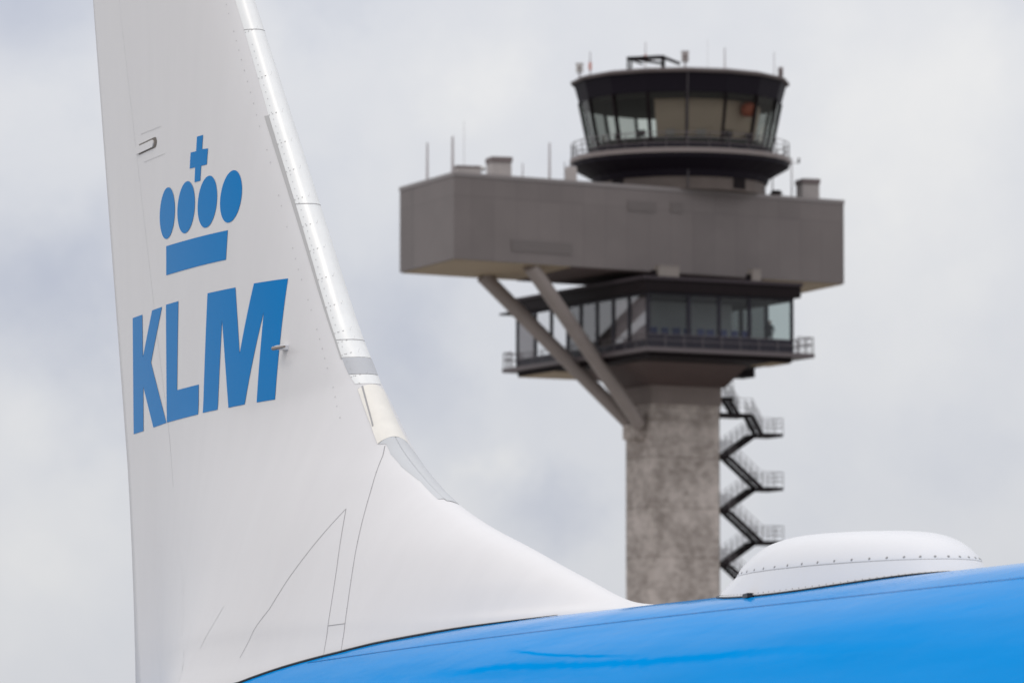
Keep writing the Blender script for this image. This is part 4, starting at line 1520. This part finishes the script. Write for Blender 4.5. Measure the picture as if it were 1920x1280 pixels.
# wind sensor mast
dep = 4.0
o = empty('wind_mast', to_world((LX(1485, dep), dep, Z_BT)), TROT)
tag(o, 'thin wind sensor mast with cross arm right of the cab walkway', 'wind mast')
h = ZV(296, dep) - Z_BT
MB().tube((0, 0, 0), (0.0, 0, h), 0.05, 0.035, 8).build('pole', M['mast'], o)
MB().tube((-0.4, 0, h - 0.35), (0.5, 0, h - 0.35), 0.025, n=6).build('cross_arm', M['mast'], o)
MB().tube((0.48, 0, h - 0.35), (0.48, 0, h - 0.02), 0.07, n=10).build('wind_cup', M['dark_metal'], o)

# on the cab roof
CAB = 'antennas on the cab roof'
zr = Z_ROOF + 0.06
rod(1107, 98, -1.5, 0.05, zr, 'dark stub antenna at the left edge of the cab roof', CAB, red_from=0.35)
rod(1211, 80, -3.5, 0.04, zr + 0.12, 'thin red-collared antenna standing in the roof work platform', CAB, red_from=0.38)
rod(1360, 90, -3.0, 0.05, zr + 0.1, 'slim antenna on the cab roof between the camera box and the right edge', CAB)
rod(1453, 98, -1.5, 0.03, zr, 'thin pale antenna at the right edge of the cab roof', CAB)
rod(1328, 74, -2.0, 0.010, zr + 0.1, 'hair-thin whip on the cab roof right of the centre box', CAB)


def roof_box(u, v0, v1, dep, wpx, label, name='roof_light', cat='roof light', mats=('pale', 'vent_body', 'mast')):
    base = zr if dep < 3 else zr
    p = Vector((LX(u, dep), dep, base))
    o = empty(name, to_world(p), TROT)
    tag(o, label, cat, 'boxes on the cab roof edge')
    zt, zb = ZV(v0, dep) - base, ZV(v1, dep) - base
    w_ = wpx * px2m
    MB().box((0, 0, (zt + zb) / 2), (w_, w_, zt - zb)).build('housing', M[mats[0]], o, bevel=0.03)
    MB().box((0, 0, zt + 0.05), (w_ * 1.1, w_ * 1.1, 0.08)).build('cap', M[mats[1]], o)
    MB().tube((0, 0, 0), (0, 0, max(zb, 0.05)), 0.07).build('stub', M[mats[2]], o)
    MB().box((0, -w_ / 2 - 0.02, (zt + zb) / 2), (w_ * 0.5, 0.04, (zt - zb) * 0.4)).build('front_plate', M['vent_cap'], o)


roof_box(1087, 122, 136, -1.6, 13, 'pale box at the left edge of the cab roof beside the stub antenna')
roof_box(1285.5, 99, 116, -5.4, 13, 'tall pale box on the roof edge at the middle of the cab', mats=('vent_body', 'mast', 'mast'))
roof_box(1465, 129, 144, -1.6, 9, 'small dark box at the right edge of the cab roof', mats=('vent_cap', 'mast', 'mast'))
# dark steel work platform on the roof
o = empty('work_platform', to_world((LX(1228, -4), -4, zr)), TROT)
tag(o, 'dark steel framed work platform raised on the left of the cab roof', 'platform')
orig = Vector((LX(1228, -4), -4, zr))
fp = lambda u, v, dep: at(u, v, dep) - orig
frm = MB()
pts4 = [fp(1178, 110, -5.0), fp(1242, 107, -5.0), fp(1246, 108, -2.2), fp(1184, 111, -2.2)]
for a, b in zip(pts4, pts4[1:] + pts4[:1]):
    frm.beam(a, b, 0.18, 0.22)
frm.beam(fp(1242, 107, -5.0), fp(1276, 120, -5.0), 0.16, 0.2)
frm.beam(fp(1195, 112, -4.2), fp(1240, 119, -4.2), 0.12, 0.16)
frm.beam(pts4[0], fp(1206, 121, -5), 0.10, 0.12)
frm.build('frame', M['dark_metal'], o)
for q in pts4:
    MB().beam((q.x, q.y, 0.0), (q.x, q.y, q.z), 0.14, 0.14).build('leg', M['dark_metal'], o)

# units standing on the lounge roof
for u, v0, v1, wpx, dep, label in ((1250, 500, 512, 42, -8.6, 'long pale roof unit on the lounge roof beneath the big grey box'),
                                   (1414, 507, 517, 18, -5.6, 'short pale roof unit near the right end of the lounge roof')):
    p = Vector((LX(u, dep), dep, Z_RT))
    o = empty('roof_unit', to_world(p), TROT)
    tag(o, label, 'roof unit', 'units on the lounge roof')
    w_ = wpx * px2m
    h = max(ZV(v0, dep) - Z_RT, 0.4)
    MB().box((0, 0, h / 2), (w_, 0.7, h), math.atan2(H1[1], H1[0])).build('casing', M['unit'], o)
    MB().box((0, 0, h + 0.03), (w_ * 1.04, 0.76, 0.06), math.atan2(H1[1], H1[0])).build('lid', M['unit'], o)
    MB().box((-w_ * 0.58, -w_ * 0.25, h * 0.35), (0.22, 0.4, h * 0.7), math.atan2(H1[1], H1[0])).build('junction', M['dark_metal'], o)

# orange shade hanging in the cab
p = at(1404, 204, -3.75)
o = empty('orange_lampshade', to_world(p), TROT)
tag(o, 'large round orange shade hanging behind the right window of the cab', 'lampshade')
m = MB()
prof = [(0.02, 0.44), (0.2, 0.42), (0.38, 0.30), (0.49, 0.10), (0.52, -0.14), (0.46, -0.38), (0.30, -0.52)]
rows = [[(r * math.cos(a), r * math.sin(a), z_) for a in np.linspace(0, 2 * math.pi, 25)] for r, z_ in prof]
m.grid(rows)
m.build('shade', M['orange'], o, smooth=True, merge=1e-4)
MB().tube((0, 0, 0.43), (0, 0, max(Z_FB - 0.05 - p.z, 0.5)), 0.02).build('hanger', M['dark_metal'], o)


# ================================================================== people and furniture behind the lounge glass
def chair(a, b, ang):
    p = gp(a, b)
    o = empty('lounge_chair', to_world((p[0], p[1], Z_FL)), TROT + ang)
    tag(o, 'blue upholstered chair in the row behind the lounge windows', 'chair', 'blue chairs behind the lounge windows')
    MB().box((0, 0, 0.45), (0.55, 0.5, 0.12)).build('seat', M['chair_blue'], o, bevel=0.03)
    MB().box((0, 0.25, 0.80), (0.55, 0.1, 0.62)).build('backrest', M['chair_blue'], o, bevel=0.03)
    for sx in (-1, 1):
        for sy in (-1, 1):
            MB().tube((sx * 0.23, sy * 0.2, 0), (sx * 0.23, sy * 0.2, 0.40), 0.02, n=6).build('leg', M['dark_metal'], o)
    return o


for k in range(9):
    chair(0.9 + 0.86 * k, 1.15 + 0.12 * (k % 2), math.atan2(H1[1], H1[0]) + math.pi + 0.2 * math.sin(k * 2.1))


def person(loc, rz):
    root = empty('person', loc, rz)
    tag(root, 'person in dark clothes standing behind the right end of the lounge windows', 'person')
    J = dict(pelvis=(0, 0, 1.0), waist=(0, 0, 1.14), chest=(0, 0.01, 1.38), neck=(0, 0, 1.56), chin=(0, -0.02, 1.66), head=(0, -0.01, 1.76), crown=(0, 0, 1.86),
             hipL=(.1, 0, .95), kneeL=(.12, -.02, .52), ankL=(.12, .02, .10), toeL=(.13, -.15, .04),
             hipR=(-.1, 0, .95), kneeR=(-.11, -.04, .52), ankR=(-.11, 0, .10), toeR=(-.13, -.17, .04),
             shL=(.2, .01, 1.49), elL=(.27, .03, 1.20), wrL=(.22, -.14, 1.02), hdL=(.19, -.22, 1.0),
             shR=(-.2, .01, 1.49), elR=(-.28, .04, 1.20), wrR=(-.27, -.06, .95), hdR=(-.27, -.09, .86))
    rads = dict(pelvis=(.17, .13), waist=(.15, .11), chest=(.19, .13), neck=(.06, .06), chin=(.075, .085), head=(.085, .105), crown=(.05, .06),
                hipL=(.1, .1), kneeL=(.065, .065), ankL=(.045, .05), toeL=(.045, .03), hipR=(.1, .1), kneeR=(.065, .065), ankR=(.045, .05), toeR=(.045, .03),
                shL=(.075, .075), elL=(.048, .048), wrL=(.034, .034), hdL=(.04, .025), shR=(.075, .075), elR=(.048, .048), wrR=(.034, .034), hdR=(.04, .025))
    E_ = [('pelvis', 'waist'), ('waist', 'chest'), ('chest', 'neck'), ('neck', 'chin'), ('chin', 'head'), ('head', 'crown')]
    for s in 'LR':
        E_ += [('pelvis', 'hip' + s), ('hip' + s, 'knee' + s), ('knee' + s, 'ank' + s), ('ank' + s, 'toe' + s),
               ('chest', 'sh' + s), ('sh' + s, 'el' + s), ('el' + s, 'wr' + s), ('wr' + s, 'hd' + s)]
    names = list(J)
    verts = [J[n] for n in names]
    edges = [(names.index(a), names.index(b)) for a, b in E_]
    R_ = [rads[n] for n in names]
    for s, sg in (('L', 1), ('R', -1)):
        h = J['hd' + s]
        w_ = J['wr' + s]
        d = Vector(h) - Vector(w_)
        d.normalize()
        for k in range(4):
            i = len(verts)
            b = Vector(h) + Vector((sg * (0.027 - 0.018 * k) * 1.0, 0, 0)) + d * 0.01
            ln = (.07, .08, .075, .06)[k]
            verts += [tuple(b), tuple(b + d * ln * .55), tuple(b + d * ln + Vector((0, -.012, -.012)))]
            R_ += [(.010, .010), (.009, .009), (.008, .008)]
            edges += [(names.index('hd' + s), i), (i, i + 1), (i + 1, i + 2)]
        i = len(verts)
        b = Vector(w_) + d * 0.05
        verts += [tuple(b + Vector((-sg * .035, -.01, -.02))), tuple(b + Vector((-sg * .05, -.03, -.05)))]
        R_ += [(.011, .011), (.009, .009)]
        edges += [(names.index('hd' + s), i), (i, i + 1)]
    me = bpy.data.meshes.new('body')
    me.from_pydata(verts, edges, [])
    me.materials.append(M['cloth'])
    body = bpy.data.objects.new('body', me)
    COL.objects.link(body)
    body.parent = root
    sk = body.modifiers.new('skin', 'SKIN')
    for v, r in zip(me.skin_vertices[0].data, R_):
        v.radius = r
    me.skin_vertices[0].data[0].use_root = True
    body.modifiers.new('sub', 'SUBSURF').levels = 1
    face = MB()
    rows = [[(0.088 * math.sin(t) * math.cos(a), -0.012 + 0.112 * math.sin(t) * math.sin(a), 1.745 + 0.125 * math.cos(t)) for a in np.linspace(0, 2 * math.pi, 17)] for t in np.linspace(0.05, math.pi - 0.05, 11)]
    face.grid(rows)
    face.hexa([(-.014, -.12, 1.715), (.014, -.12, 1.715), (.01, -.10, 1.715), (-.01, -.10, 1.715)], [(-.008, -.122, 1.76), (.008, -.122, 1.76), (.006, -.10, 1.77), (-.006, -.10, 1.77)])
    for s in (-1, 1):
        face.tube((s * .086, 0, 1.745), (s * .098, 0.01, 1.75), .028, .02, 8)
    face.build('face', M['skin'], root, smooth=True)
    hair = MB()
    hair.grid([[(0.094 * math.sin(t) * math.cos(a), 0.004 + 0.116 * math.sin(t) * math.sin(a), 1.755 + 0.128 * math.cos(t)) for a in np.linspace(-0.3, math.pi + 0.3, 15)] for t in np.linspace(0.02, 1.9, 9)])
    hair.build('hair', M['hair'], root, smooth=True)
    return root


pp = gp(fu(1456), 0.9)
person(to_world((pp[0], pp[1], Z_FL)), TROT + math.atan2(H1[1], H1[0]) - 0.5)
